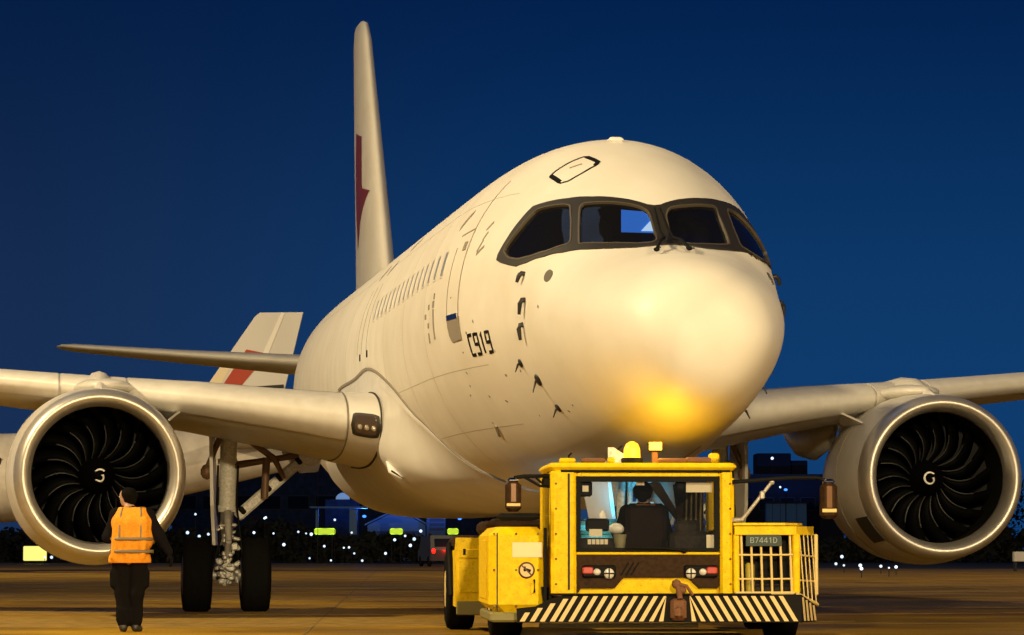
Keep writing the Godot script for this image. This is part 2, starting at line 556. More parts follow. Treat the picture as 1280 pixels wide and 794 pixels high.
	for k in 6:
		var w := obj("window", Shape.new().box(Vector3(-6.4 + k * 2.3, 6.2, 7.06), Vector3(1.7, 1.5, 0.12)), mats["far frame"], t)
		obj("pane", Shape.new().box(Vector3(-6.4 + k * 2.3, 6.2, 7.14), Vector3(1.5, 1.3, 0.06)), pane, w)
	# blue floodlit corner in front of the control building
	blue_lamp(Vector3(29.6, 7.6, -352), 60.0, "blue lamp on a pole in front of the black building")
	blue_lamp(Vector3(-5.2, 4.2, -324), 50.0, "blue lamp on a pole right of the gabled hangar")
	blue_lamp(Vector3(-14.6, 4.4, -322), 40.0, "blue lamp on a pole left of the gabled hangar")
	t = thing("flat_shed", "low flat shed catching blue light in front of the black building", "shed", Vector3(30, 0, -357))
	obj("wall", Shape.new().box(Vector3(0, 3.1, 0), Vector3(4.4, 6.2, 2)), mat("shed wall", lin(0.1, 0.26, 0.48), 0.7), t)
	obj("roof", Shape.new().box(Vector3(0, 6.25, 0.2), Vector3(4.8, 0.14, 2.6)), roofm, t)
	# trees that break the skyline
	var spots := [[-44, -352, 9.5], [-39, -346, 8.2], [38, -342, 7.6], [43, -350, 9.0], [49, -340, 8.0], [56, -348, 9.6], [-1.5, -350, 7.0], [4, -346, 6.2], [14, -350, 7.4], [20, -345, 6.6]]
	var kind := ["far left of a pair beyond the hedge", "near right of a pair beyond the hedge", "left of a row of four at the right edge", "second of a row of four at the right edge", "third of a row of four at the right edge", "rightmost of a row of four at the right edge", "behind the tractor's left box", "behind the tractor's cab", "left of the black building", "against the black building"]
	for k in spots.size():
		tree(Vector3(spots[k][0], 0, spots[k][1]), spots[k][2], rng, "dark leafy tree, " + kind[k])
	# runway signs
	var sg := [[Vector3(-15.05, 0, -262), 1.7, 0.5, "yellow-green lit taxiway sign left of the airliner's belly"], [Vector3(-9.3, 0, -262), 1.05, 0.48, "yellow-green lit taxiway sign left of the gabled hangar's doors"], [Vector3(-4.75, 0, -262), 0.9, 0.48, "yellow-green lit taxiway sign beside the towing tractor"]]
	for s in sg:
		t = thing("taxiway_sign", s[3], "sign", s[0])
		obj("face", Shape.new().box(Vector3(0, 2.54, 0), Vector3(s[1], s[2], 0.24), 0.11), glow("sign glow", Color(0.78, 0.9, 0.22), 0.8), t)
		for e in [-1, 1]:
			obj("leg", Shape.new().box(Vector3(e * s[1] * 0.35, 1.15, 0), Vector3(0.08, 2.3, 0.08)), mats["sign post"], t)
	t = thing("taxiway_sign", "large pale yellow lit sign low behind the left engine", "sign", Vector3(-36.0, 0, -246))
	obj("face", Shape.new().box(Vector3(0, 0.78, 0), Vector3(1.75, 1.1, 0.25), 0.06), glow("pale sign glow", Color(0.98, 0.95, 0.5), 1.0), t)
	for e in [-1, 1]:
		obj("leg", Shape.new().box(Vector3(e * 0.6, 0.12, 0), Vector3(0.1, 0.24, 0.1)), mats["sign post"], t)
	# field lights
	var lamp_spots: Array[Vector3] = [Vector3(-14.9, 7.61, -250.0), Vector3(-19.8, 2.37, -250.0), Vector3(-18.9, 3.53, -250.0), Vector3(-18.3, 2.31, -250.0), Vector3(-17.5, 1.45, -250.0), Vector3(-15.8, 2.31, -250.0), Vector3(-15.4, 2.25, -250.0), Vector3(-14.4, 1.33, -250.0), Vector3(-15.4, 0.41, -248.0), Vector3(-12.3, 0.32, -221.5), Vector3(-12.9, 1.21, -250.0), Vector3(-12.5, 1.24, -250.0), Vector3(-12.1, 0.78, -250.0), Vector3(-9.9, 0.32, -215.5), Vector3(-9.0, 1.82, -250.0), Vector3(-8.2, 2.12, -250.0), Vector3(-7.5, 1.88, -250.0), Vector3(-7.0, 2.49, -250.0), Vector3(-7.8, 1.39, -250.0), Vector3(-9.7, 0.78, -250.0), Vector3(-12.3, 2.37, -250.0), Vector3(-13.6, 3.35, -250.0), Vector3(-16.4, 2.43, -250.0), Vector3(-24.3, 3.78, -250.0), Vector3(-24.9, 2.37, -250.0), Vector3(-24.0, 2.09, -250.0), Vector3(-23.3, 2.25, -250.0), Vector3(-22.8, 2.00, -250.0), Vector3(-19.0, 3.47, -250.0), Vector3(-22.4, 0.35, -246.0), Vector3(-20.7, 0.92, -250.0), Vector3(-34.4, 0.5, -240.0), Vector3(-33.9, 0.5, -240.0), Vector3(-33.2, 0.45, -240.0), Vector3(25.3, 0.53, -250.0), Vector3(15.7, 0.32, -158.0), Vector3(14.2, 0.32, -139.5), Vector3(14.9, 0.32, -139.5), Vector3(12.1, 0.32, -112.9), Vector3(14.9, 0.32, -131.7), Vector3(13.7, 0.32, -118.5), Vector3(14.7, 0.32, -124.8), Vector3(20.0, 8.07, -250.0), Vector3(20.6, 5.86, -250.0), Vector3(17.5, 5.62, -250.0)]
	for p in lamp_spots:
		var near: bool = p.z > -200.0
		var pole: bool = p.y > 3.0
		var label := "tall dark pole with a small white lamp on the far field" if pole else "small white light on a short stalk across the dark field"
		if near:
			label = "small white light on the ground below the right engine"
		var grp := "field lights on tall poles" if pole else ("white lights under the right engine" if near else "white lights across the far field")
		if not near and not pole:
			if p.x < -30.0:
				label = "small white light beside the large pale sign low behind the left engine"
				grp = "white lights beside the pale sign"
			elif p.x < -20.5:
				label = "small white light between the left engine and the left main wheels"
				grp = "white lights left of the main wheels"
			elif p.x < -16.0:
				label = "small white light just right of the left main wheels"
				grp = "white lights right of the main wheels"
			elif p.x < -10.5:
				label = "small white light round the leftmost yellow-green sign on the far field"
				grp = "white lights round the leftmost sign"
			elif p.x < 0.0:
				label = "small white light below the gabled hangar, left of the tractor"
				grp = "white lights below the hangar"
		elif pole:
			grp = "field lights on tall poles left of the airliner" if p.x < 0.0 else "field lights on tall poles right of the tractor"
			label = "tall dark pole with a small white lamp, left of the airliner's belly" if p.x < 0.0 else "tall dark pole with a white lamp, before the black building"
		var l := thing("field_light", label, "light", Vector3(p.x, 0, p.z), 0.0, grp)
		var r := rng.randf_range(0.07, 0.14) * (-p.z / 250.0)
		obj("stalk", Shape.new().tube([Vector3.ZERO, Vector3(0, p.y, 0)], 0.02, 6), mats["sign post"], l)
		obj("lamp", Shape.new().ball(Vector3(0, p.y, 0), Vector3(r, r, r), 10), glow("white lamp glow" if rng.randf() < 0.6 else "bluish lamp glow", Color(1.0, 0.97, 0.9) if not mats.has("white lamp glow") else Color(0.8, 0.9, 1.0), rng.randf_range(1.2, 1.8)), l)
	build_far_van()
	t = thing("equipment_cabinet", "low pale grey cabinet at the right edge under the right wing", "cabinet", Vector3(23.55, 0, -150))
	obj("body", Shape.new().box(Vector3(0, 0.68, 0), Vector3(0.95, 0.46, 0.6), 0.03), mat("cabinet grey", lin(0.5, 0.46, 0.42), 0.5), t)
	for e in [-1, 1]:
		obj("leg", Shape.new().box(Vector3(e * 0.4, 0.22, 0), Vector3(0.08, 0.44, 0.5)), mats["sign post"], t)

func build_far_van() -> void:
	var t := thing("service_van", "dark service van with a lit red tail lamp beside the tractor's left box", "van", Vector3(-4.5, 0, -200), 0.2)
	var prof := PackedVector2Array([Vector2(-2.2, 0.35), Vector2(2.3, 0.35), Vector2(2.35, 0.95), Vector2(1.7, 1.15), Vector2(1.2, 1.85), Vector2(-2.15, 1.9), Vector2(-2.25, 1.0)])
	obj("body", Shape.new().prism(prof, 1.8, Transform3D(Basis(Vector3(0, 0, -1), Vector3.UP, Vector3(1, 0, 0)), Vector3(-0.9, 0, 0))), mat("van paint", lin(0.03, 0.03, 0.04), 0.35), t)
	obj("rear_window", Shape.new().box(Vector3(0, 1.45, 2.22), Vector3(1.3, 0.5, 0.05)), mats["far pane"], t)
	for s in [-1, 1]:
		for z in [-1.5, 1.4]:
			obj("wheel", Shape.new().lathe([[0, 0.25], [0.03, 0.34], [0.19, 0.34], [0.22, 0.25]], Vector3(s * 0.82 - 0.11, 0.34, z), Vector3.RIGHT, 16), mats["tyre"], t)
		obj("tail_lamp", Shape.new().ball(Vector3(s * 0.72, 0.95, 2.27), Vector3(0.12, 0.16, 0.05), 10), glow("tail lamp glow", Color(1.0, 0.1, 0.06), 3.0), t)
	var l := OmniLight3D.new()
	l.name = "tail_light"
	t.add_child(l)
	l.position = Vector3(0, 0.95, 2.6)
	l.light_color = Color(1, 0.1, 0.05)
	l.light_energy = 0.5
	l.shadow_enabled = true

func blue_lamp(at: Vector3, energy: float, label: String) -> void:
	var t := thing("blue_lamp", label, "lamp", Vector3(at.x, 0, at.z))
	obj("pole", Shape.new().tube([Vector3.ZERO, Vector3(0, at.y, 0)], 0.05, 8), mats["sign post"], t)
	obj("lamp_shade", Shape.new().ball(Vector3(0, at.y, 0), Vector3(0.2, 0.14, 0.2), 10), glow("blue lamp glow", Color(0.25, 0.55, 1.0), 2.0), t)
	var l := OmniLight3D.new()
	l.name = "blue_light"
	t.add_child(l)
	l.position = Vector3(0, at.y, 0)
	l.light_color = Color(0.2, 0.5, 1.0)
	l.light_energy = energy * 0.8
	l.omni_range = 120.0
	l.omni_attenuation = 2.0
	l.shadow_enabled = true

func tree(at: Vector3, h: float, rng: RandomNumberGenerator, label: String) -> void:
	var t := thing("tree", label, "tree", at)
	var tr := Shape.new()
	tr.tube([Vector3.ZERO, Vector3(0.1, h * 0.3, 0), Vector3(-0.1, h * 0.7, 0.1)], [0.22, 0.16, 0.06], 8)
	var c := Shape.new()
	for k in 7:
		var a := rng.randf() * TAU
		var tip := Vector3(cos(a) * h * 0.26, h * rng.randf_range(0.45, 0.9), sin(a) * h * 0.26)
		tr.tube([Vector3(0, h * rng.randf_range(0.3, 0.55), 0), tip], [0.08, 0.03], 6)
		for j in 60:
			var d := Vector3(rng.randfn(), rng.randfn() * 0.8, rng.randfn()) * h * 0.1
			var s := rng.randf_range(0.15, 0.34)
			var u := Vector3(rng.randf_range(-1, 1), rng.randf_range(-1, 1), rng.randf_range(-1, 1)).normalized() * s
			var v := u.cross(Vector3(rng.randf_range(-1, 1), rng.randf_range(-1, 1), 0.4)).normalized() * s
			c.quad(tip + d - u, tip + d + v * 0.6, tip + d + u, tip + d - v * 0.6, -1)
	obj("trunk", tr, mat("bark", lin(0.03, 0.022, 0.015), 0.9), t)
	obj("crown", c, mat("tree leaf", lin(0.022, 0.028, 0.016), 0.9), t)

# ---------------------------------------------------------------- the airliner's fuselage as a surface
# stations: distance behind the nose tip, half width, top, bottom and height of the widest place
const STATIONS := [
	[0.0, 0.0, 3.08, 3.08, 3.08], [0.06, 0.40, 3.46, 2.69, 3.08], [0.25, 0.64, 3.70, 2.46, 3.11], [0.6, 0.82, 3.855, 2.31, 3.15],
	[1.2, 1.03, 3.985, 2.16, 3.23], [1.8, 1.17, 4.105, 2.07, 3.32], [2.4, 1.29, 4.28, 1.98, 3.42], [3.0, 1.40, 4.69, 1.91, 3.52],
	[3.6, 1.52, 5.06, 1.85, 3.59], [4.4, 1.67, 5.43, 1.77, 3.66], [5.4, 1.85, 5.71, 1.69, 3.71], [6.6, 1.965, 5.79, 1.63, 3.73],
	[8.0, 1.99, 5.81, 1.62, 3.74], [26.0, 1.99, 5.85, 1.62, 3.75], [29.0, 1.90, 5.86, 2.05, 3.86], [32.0, 1.56, 5.82, 2.75, 4.2],
	[35.0, 1.04, 5.68, 3.55, 4.6], [37.5, 0.5, 5.46, 4.38, 4.92], [38.9, 0.16, 5.22, 4.84, 5.03]]
var slopes := []

func prepare_fuselage() -> void:
	var n := STATIONS.size()
	for k in 4:
		var m := PackedFloat32Array()
		m.resize(n)
		var h := []
		var d := []
		for i in n - 1:
			h.append(sqrt(STATIONS[i + 1][0]) - sqrt(STATIONS[i][0]))
			d.append((STATIONS[i + 1][k + 1] - STATIONS[i][k + 1]) / h[i])
		for i in range(1, n - 1):
			if d[i - 1] * d[i] > 0.0:
				var w1: float = 2.0 * h[i] + h[i - 1]
				var w2: float = h[i] + 2.0 * h[i - 1]
				m[i] = (w1 + w2) / (w1 / d[i - 1] + w2 / d[i])
		m[0] = d[0]
		m[n - 1] = d[n - 2]
		slopes.append(m)

func section(s: float) -> Array:
	var x := sqrt(clampf(s, 0.0, 38.9))
	var i := 0
	while i < STATIONS.size() - 2 and x >= sqrt(STATIONS[i + 1][0]):
		i += 1
	var x0 := sqrt(STATIONS[i][0])
	var h := sqrt(STATIONS[i + 1][0]) - x0
	var t := (x - x0) / h
	var out := []
	for k in 4:
		out.append((1 + 2 * t) * (1 - t) * (1 - t) * STATIONS[i][k + 1] + t * (1 - t) * (1 - t) * h * slopes[k][i] + t * t * (3 - 2 * t) * STATIONS[i + 1][k + 1] + t * t * (t - 1) * h * slopes[k][i + 1])
	return out

# a: degrees from the crown, towards the left wing
func on_section(q: Array, s: float, a: float) -> Vector3:
	var r := deg_to_rad(a)
	var c := cos(r)
	var k := 0.0
	if c < 0.0:
		k = clampf((8.0 - s) / 2.0, 0.0, 1.0) * 0.055 * pow(sin(2.0 * r), 2)
	return Vector3(q[0] * sin(r) * (1 - k), q[3] + ((q[1] - q[3]) if c > 0.0 else (q[3] - q[2])) * c, -s)

func skin(s: float, a: float) -> Vector3:
	return on_section(section(s), s, a)

func skin_normal(s: float, a: float) -> Vector3:
	var du := skin(s + 0.02, a) - skin(maxf(s - 0.02, 0.001), a)
	var dv := skin(s, a + 1.0) - skin(s, a - 1.0)
	var n := du.cross(dv).normalized()
	var q := section(s)
	return n if n.dot(skin(s, a) - Vector3(0, q[3], -s - 0.3)) > 0.0 else -n

# the angle on the right side (image left) at height y
func side_angle(s: float, y: float) -> float:
	var q := section(s)
	var c: float = (y - q[3]) / ((q[1] - q[3]) if y > q[3] else (q[3] - q[2]))
	return -rad_to_deg(acos(clampf(c, -1, 1)))

func inside(p: Vector2, poly: PackedVector2Array) -> bool:
	return Geometry2D.is_point_in_polygon(p, poly)

# a slab that lies on the skin: outline of (s, a), height lo to hi above it, with holes
func patch(sh: Shape, poly: PackedVector2Array, lo: float, hi: float, cs: float, ca: float, holes := [], walls := true) -> Shape:
	var b := Rect2(poly[0], Vector2.ZERO)
	for p in poly:
		b = b.expand(p)
	var g := sh.group()
	for i in int(ceil(b.size.x / cs)):
		for j in int(ceil(b.size.y / ca)):
			var x := b.position.x + i * cs
			var y := b.position.y + j * ca
			var pieces := Geometry2D.intersect_polygons(poly, PackedVector2Array([Vector2(x, y), Vector2(x + cs, y), Vector2(x + cs, y + ca), Vector2(x, y + ca)]))
			for h in holes:
				var left := []
				for pc in pieces:
					left.append_array(Geometry2D.clip_polygons(pc, h))
				pieces.assign(left)
			for pc in pieces:
				var idx := Geometry2D.triangulate_polygon(pc)
				for t in range(0, idx.size(), 3):
					var v := []
					for e in 3:
						var q: Vector2 = pc[idx[t + e]]
						v.append(skin(q.x, q.y) + skin_normal(q.x, q.y) * hi)
					var n: Vector3 = skin_normal(pc[idx[t]].x, pc[idx[t]].y)
					if (v[1] - v[0]).cross(v[2] - v[0]).dot(n) > 0.0:
						sh.tri(v[0], v[2], v[1], g)
					else:
						sh.tri(v[0], v[1], v[2], g)
	if walls:
		for loop: PackedVector2Array in [poly] + holes:
			var r: PackedVector2Array = finer(loop, cs * 0.5, ca * 0.5)
			for i in r.size():
				var p: Vector2 = r[i]
				var q: Vector2 = r[(i + 1) % r.size()]
				var np := skin_normal(p.x, p.y)
				var nq := skin_normal(q.x, q.y)
				var sp := skin(p.x, p.y)
				var sq := skin(q.x, q.y)
				sh.quad(sp + np * lo, sq + nq * lo, sq + nq * hi, sp + np * hi, -1)
	return sh

func finer(loop: PackedVector2Array, cs: float, ca: float) -> PackedVector2Array:
	var out := PackedVector2Array()
	for i in loop.size():
		var p := loop[i]
		var q := loop[(i + 1) % loop.size()]
		var n := maxi(1, int(ceil(maxf(absf(q.x - p.x) / cs, absf(q.y - p.y) / ca))))
		for k in n:
			out.append(p.lerp(q, float(k) / n))
	return out

# rounds the corners of an outline
func rounded(loop: PackedVector2Array, times := 2) -> PackedVector2Array:
	for k in times:
		var out := PackedVector2Array()
		for i in loop.size():
			var p := loop[i]
			var q := loop[(i + 1) % loop.size()]
			out.append(p.lerp(q, 0.14))
			out.append(p.lerp(q, 0.86))
		loop = out
	return loop

func mirrored(loop: PackedVector2Array) -> PackedVector2Array:
	var out := PackedVector2Array()
	for i in loop.size():
		var p := loop[loop.size() - 1 - i]
		out.append(Vector2(p.x, -p.y))
	return out

# a strip that runs along the skin through (s, a)
func ribbon(sh: Shape, path: PackedVector2Array, w: float, h: float, closed := false, lo := -0.01) -> Shape:
	var pts := PackedVector2Array()
	var n := path.size() if closed else path.size() - 1
	for i in n:
		var p := path[i]
		var q := path[(i + 1) % path.size()]
		var parts := maxi(1, int(ceil(skin(p.x, p.y).distance_to(skin(q.x, q.y)) / 0.07)))
		for k in parts:
			pts.append(p.lerp(q, float(k) / parts))
	if not closed:
		pts.append(path[path.size() - 1])
	var rings := []
	var m := pts.size()
	for i in m + (1 if closed else 0):
		var c := pts[i % m]
		var a := pts[(i - 1 + m) % m] if closed else pts[maxi(i - 1, 0)]
		var b := pts[(i + 1) % m] if closed else pts[mini(i + 1, m - 1)]
		var p := skin(c.x, c.y)
		var nn := skin_normal(c.x, c.y)
		var t := (skin(b.x, b.y) - skin(a.x, a.y)).normalized()
		var s := nn.cross(t).normalized() * w * 0.5
		rings.append(PackedVector3Array([p - s + nn * lo, p + s + nn * lo, p + s + nn * h, p - s + nn * h]))
	sh.loft(rings, not closed, not closed, false)
	return sh

func vec2s(flat: Array) -> PackedVector2Array:
	var out := PackedVector2Array()
	for i in range(0, flat.size(), 2):
		out.append(Vector2(flat[i], flat[i + 1]))
	return out

# tip-to-tail skin; quads whose middle lies in one of the openings are left out
func skin_mesh(offset: float, openings: Array, from := 0.0, to := 38.9) -> Shape:
	var st := PackedFloat32Array()
	var s := from
	while s < to:
		st.append(s)
		s += 0.004 + s * 0.12 if s < 0.4 else (0.05 if s < 4.6 else (0.15 if s < 9.0 else 0.45))
	st.append(to)
	var n := 180
	var grid := []
	for i in st.size():
		var q := section(st[i])
		var row := PackedVector3Array()
		for j in n:
			var a := -180.0 + 360.0 * j / n
			var p := on_section(q, st[i], a)
			if offset != 0.0:
				p += skin_normal(maxf(st[i], 0.02), a) * offset
			row.append(p)
		grid.append(row)
	var sh := Shape.new()
	var g := sh.group()
	for i in st.size() - 1:
		var ms := (st[i] + st[i + 1]) * 0.5
		for j in n:
			var k := (j + 1) % n
			if ms > 1.5 and ms < 4.6:
				var m := Vector2(ms, -180.0 + 360.0 * (j + 0.5) / n)
				if openings.any(func(o): return Geometry2D.is_point_in_polygon(m, o)):
					continue
			sh.quad(grid[i][j], grid[i][k], grid[i + 1][k], grid[i + 1][j], g)
	sh.settle(0)
	return sh

# ---------------------------------------------------------------- the airliner
func build_airliner() -> void:
	prepare_fuselage()
	var t := thing("airliner", "white twin-engine airliner seen from the nose with its cockpit windows above a yellow tractor", "airliner", NOSE_AT, NOSE_TURN)
	var pane1 := vec2s([4.033, -67.0, 4.03, -65.6, 3.93, -58.0, 3.874, -48.9, 3.83, -46.8, 3.5, -37.9, 3.421, -36.6, 3.127, -40.3, 2.871, -44.7, 2.85, -47.2, 3.028, -56.3, 3.29, -63.3, 3.558, -67.4, 3.846, -68.5])
	var pane2 := vec2s([2.678, -40.0, 2.944, -35.9, 3.25, -31.3, 3.282, -29.2, 3.208, -24.7, 3.082, -16.2, 3.007, -11.3, 2.937, -7.3, 2.87, -5.0, 2.8, -4.3, 2.651, -4.3, 2.40, -4.8, 2.25, -6.3, 2.17, -9.5, 2.2, -15.3, 2.29, -19.6, 2.40, -24.5, 2.55, -32.3, 2.643, -37.7])
	var half := vec2s([4.215, -72.4, 4.231, -70.3, 4.148, -62.9, 4.086, -54.8, 4.042, -47.0, 3.858, -42.1, 3.588, -34.0, 3.365, -24.7, 3.198, -15.1, 3.12, -10.2, 3.045, -5.9, 2.99, -3.0, 2.972, 0.0])
	var low := vec2s([2.0, 0.0, 1.99, -5.5, 1.99, -12.4, 2.03, -18.4, 2.2, -26.0, 2.403, -33.7, 2.581, -41.9, 2.749, -51.2, 2.994, -60.2, 3.336, -68.2, 3.573, -71.9, 3.822, -72.6, 4.072, -72.8])
	var frame := PackedVector2Array()
	frame.append_array(half)
	var m_half := mirrored(half)
	frame.append_array(m_half.slice(1))
	var m_low := mirrored(low)
	frame.append_array(m_low.slice(0, m_low.size() - 1))
	frame.append_array(low)
	pane1 = scaled(rounded(pane1, 1), 1.085)
	pane2 = scaled(rounded(pane2, 1), 1.06)
	var pane3 := rounded(vec2s([2.80, 4.0, 2.90, 5.6, 2.96, 7.7, 3.08, 16.8, 3.24, 26.3, 3.32, 30.7, 3.11, 31.6, 2.68, 34.4, 2.57, 34.2, 2.38, 24.9, 2.13, 12.6, 2.12, 6.2, 2.25, 4.0, 2.56, 3.4]), 1)
	var pane4 := rounded(vec2s([3.46, 37.1, 3.64, 42.9, 3.74, 50.9, 3.87, 60.0, 4.05, 67.5, 3.7, 70.0, 3.31, 67.8, 2.87, 58.0, 2.74, 50.0, 2.69, 41.6, 2.99, 39.1]), 1)
	var panes := [pane1, pane2, pane3, pane4]
	# the holes in the skin are a little larger than the panes
	var holes := []
	var wide := []
	for p in panes:
		var mid := Vector2.ZERO
		for q in p:
			mid += q
		mid /= p.size()
		var big := PackedVector2Array()
		for q in p:
			big.append(mid + (q - mid) * 1.09)
		holes.append(big)
		var more := PackedVector2Array()
		for q in p:
			more.append(mid + (q - mid) * 1.2)
		wide.append(more)
	var fus := obj("fuselage", skin_mesh(0.0, holes), mats["aircraft paint"], t)
	obj("cockpit_lining", skin_mesh(-0.07, wide, 1.5, 4.9), mats["cockpit dark"], fus)
	obj("windscreen_surround", patch(Shape.new(), frame, -0.03, 0.014, 0.14, 5.0, panes), mats["surround"], fus)
	for p in panes:
		obj("pane_frame", ribbon(Shape.new(), p, 0.018, 0.02, true), mats["pane frame"], fus)
	for p in panes:
		obj("cockpit_pane", patch(Shape.new(), p, 0, -0.012, 0.14, 5.0, [], false), mats["cockpit glass"], fus)
	# what can be seen of the cockpit
	obj("glareshield", Shape.new().prism(PackedVector2Array([Vector2(-0.45, -2.3), Vector2(0.45, -2.3), Vector2(0.95, -3.1), Vector2(1.1, -3.5), Vector2(-1.1, -3.5), Vector2(-0.95, -3.1)]), 0.08, Transform3D(Basis(Vector3(1, 0, 0), Vector3(0, 0, 1), Vector3(0, 1, 0)), Vector3(0, 4.02, 0))), mats["glareshield"], fus)
	obj("rear_bulkhead", Shape.new().loft([skin_ring(4.86, -0.1), skin_ring(4.9, -0.1)]), mats["cockpit dark"], fus)
	for x in [-0.55, 0.55]:
		obj("pilot_seat", Shape.new().box(Vector3(x, 4.2, -3.95), Vector3(0.5, 0.8, 0.16), 0.06).box(Vector3(x, 4.68, -3.97), Vector3(0.28, 0.2, 0.12), 0.05), mats["seat cloth"], fus)
	var scr := obj("added_blue_panel", Shape.new().prism(PackedVector2Array([Vector2(-0.125, 4.77), Vector2(-0.125, 4.515), Vector2(0.28, 4.51), Vector2(0.30, 4.74)]), 0.02, Transform3D(Basis.IDENTITY, Vector3(0, 0, -4.32))), glow("added blue glow", Color(0.2, 0.46, 0.86), 1.7), fus)  # glowing panel added to stand in for a blue patch in the glass
	obj("added_pale_panel", Shape.new().prism(PackedVector2Array([Vector2(0.1, 4.53), Vector2(0.27, 4.53), Vector2(0.285, 4.66), Vector2(0.22, 4.66)]), 0.012, Transform3D(Basis.IDENTITY, Vector3(0, 0, -4.302))), glow("added pale glow", Color(0.75, 0.87, 0.98), 2.2), scr)  # pale glowing shape added on the blue panel
	# wipers parked at the foot of the centre post
	for sd in [-1, 1]:
		var w := Shape.new()
		var foot := skin(2.2, 2.4 * sd) + Vector3(0, 0.04, 0.03)
		var ks: float = 1.4 if sd < 0 else 1.3
		var ka: float = -14.5 if sd < 0 else 2.5
		var knee := skin(ks, ka) + skin_normal(ks, ka) * 0.05
		w.tube([foot, foot.lerp(knee, 0.5) + Vector3(0, 0.03, 0.02), knee], [0.022, 0.018, 0.018], 8)
		w.tube([foot, skin(2.45, 1.8 * sd) + Vector3(0.01 * sd, 0.06, 0.04), skin(2.85, 1.2 * sd) + Vector3(0, 0.05, 0.05)], [0.016, 0.012, 0.01], 8)
		w.ball(knee, Vector3(0.034, 0.024, 0.034), 10)
		w.tube([knee, skin(ks + 0.25, ka + 5.0) + skin_normal(ks + 0.25, ka + 5.0) * 0.035], 0.009, 6)
		obj("wiper", w, mats["black paint"], fus)
	# escape hatch above the cockpit
	var hatch := vec2s([4.43, -33.6, 4.48, -30.8, 4.53, -23.7, 4.535, -16.8, 4.2, -14.3, 4.11, -15.6, 4.02, -22.6, 3.985, -29.4, 4.06, -32.9])
	obj("hatch_outline", ribbon(Shape.new(), rounded(hatch, 1), 0.026, 0.006, true), mats["black paint"], fus)
	obj("hatch_corner", ribbon(Shape.new(), vec2s([4.49, -16.9, 4.19, -14.6, 4.12, -16.2]), 0.055, 0.008), mats["black paint"], fus)
	obj("hatch_corner", ribbon(Shape.new(), vec2s([4.42, -33.0, 4.1, -32.4]), 0.055, 0.008), mats["black paint"], fus)
	obj("hatch_handle", ribbon(Shape.new(), vec2s([4.33, -25.5, 4.29, -20.6]), 0.02, 0.008), mats["seam"], fus)
	# door at the front right: frame, gap, sill
	var front := PackedVector2Array()
	var aft := PackedVector2Array()
	for k in 24:
		var y := 5.2 - k * (5.2 - 3.5) / 23.0
		front.append(Vector2(5.4, side_angle(5.4, y)))
		if k > 9:
			aft.append(Vector2(5.93, side_angle(5.93, y)))
	var door := obj("front_door", ribbon(Shape.new(), front, 0.03, 0.004), mats["seam"], fus)
	obj("door_gap", ribbon(Shape.new(), aft, 0.022, 0.004), mats["seam"], door)
	obj("door_gap", ribbon(Shape.new(), vec2s([5.4, side_angle(5.4, 4.64), 5.93, side_angle(5.93, 4.6)]), 0.02, 0.004), mats["seam"], door)
	obj("door_sill", patch(Shape.new(), vec2s([5.36, side_angle(5.36, 3.62), 5.92, side_angle(5.92, 3.62), 5.88, side_angle(5.88, 3.42), 5.8, side_angle(5.8, 3.34), 5.37, side_angle(5.37, 3.35)]), -0.01, 0.012, 0.2, 4.0), mats["seam"], door)
	obj("scuff_plate", patch(Shape.new(), vec2s([5.42, side_angle(5.42, 3.66), 5.9, side_angle(5.9, 3.66), 5.9, side_angle(5.9, 3.6), 5.42, side_angle(5.42, 3.6)]), -0.01, 0.018, 0.2, 4.0), mats["chrome"], door)
	obj("door_handle", patch(Shape.new(), vec2s([5.5, side_angle(5.5, 4.5), 5.62, side_angle(5.62, 4.5), 5.62, side_angle(5.62, 4.4), 5.5, side_angle(5.5, 4.4)]), -0.01, 0.01, 0.2, 4.0), mats["seam"], door)
	# cabin windows
	for k in 15:
		var s := 6.45 + k * 0.535
		var loop := PackedVector2Array()
		for c in [[-1, -1], [1, -1], [1, 1], [-1, 1]]:
			loop.append(Vector2(s + c[0] * 0.105, side_angle(s, 4.31 + c[1] * 0.155)))
		var win := obj("cabin_window", patch(Shape.new(), rounded(rounded(loop, 1), 2), -0.02, 0.003, 0.12, 2.5), mats["cabin pane"], fus)
		obj("window_frame", ribbon(Shape.new(), rounded(rounded(loop, 1), 1), 0.022, 0.007, true), mats["fairing paint"], win)
	# dark letters C919 behind the nose
	var glyphs := {"C": [[1, 1, 0, 1, 0, 0, 1, 0]], "9": [[1, 0.5, 0, 0.5, 0, 1, 1, 1, 1, 0, 0, 0]], "1": [[0.25, 0.85, 0.5, 1, 0.5, 0]]}
	var text := "C919"
	for k in text.length():
		for stroke in glyphs[text[k]]:
			var path := PackedVector2Array()
			for i in range(0, stroke.size(), 2):
				var u: float = 5.12 - k * 0.205 - stroke[i] * 0.135
				path.append(Vector2(u, side_angle(u, 3.15 + stroke[i + 1] * 0.225)))
			obj("letter", ribbon(Shape.new(), path, 0.042, 0.006), mats["black paint"], fus)
	# brown service markings and panel edges along the side
	for q in [[6.72, 6.8, 3.92, 3.99], [6.72, 6.86, 3.82, 3.9], [6.74, 6.82, 3.44, 3.8], [7.1, 7.2, 3.82, 3.88], [7.36, 7.48, 3.72, 3.78], [7.14, 7.24, 3.6, 3.66], [7.16, 7.24, 3.42, 3.54]]:
		obj("service_marking", patch(Shape.new(), vec2s([q[0], side_angle(q[0], q[2]), q[1], side_angle(q[1], q[2]), q[1], side_angle(q[1], q[3]), q[0], side_angle(q[0], q[3])]), -0.01, 0.006, 0.3, 4.0), mats["seam"], fus)
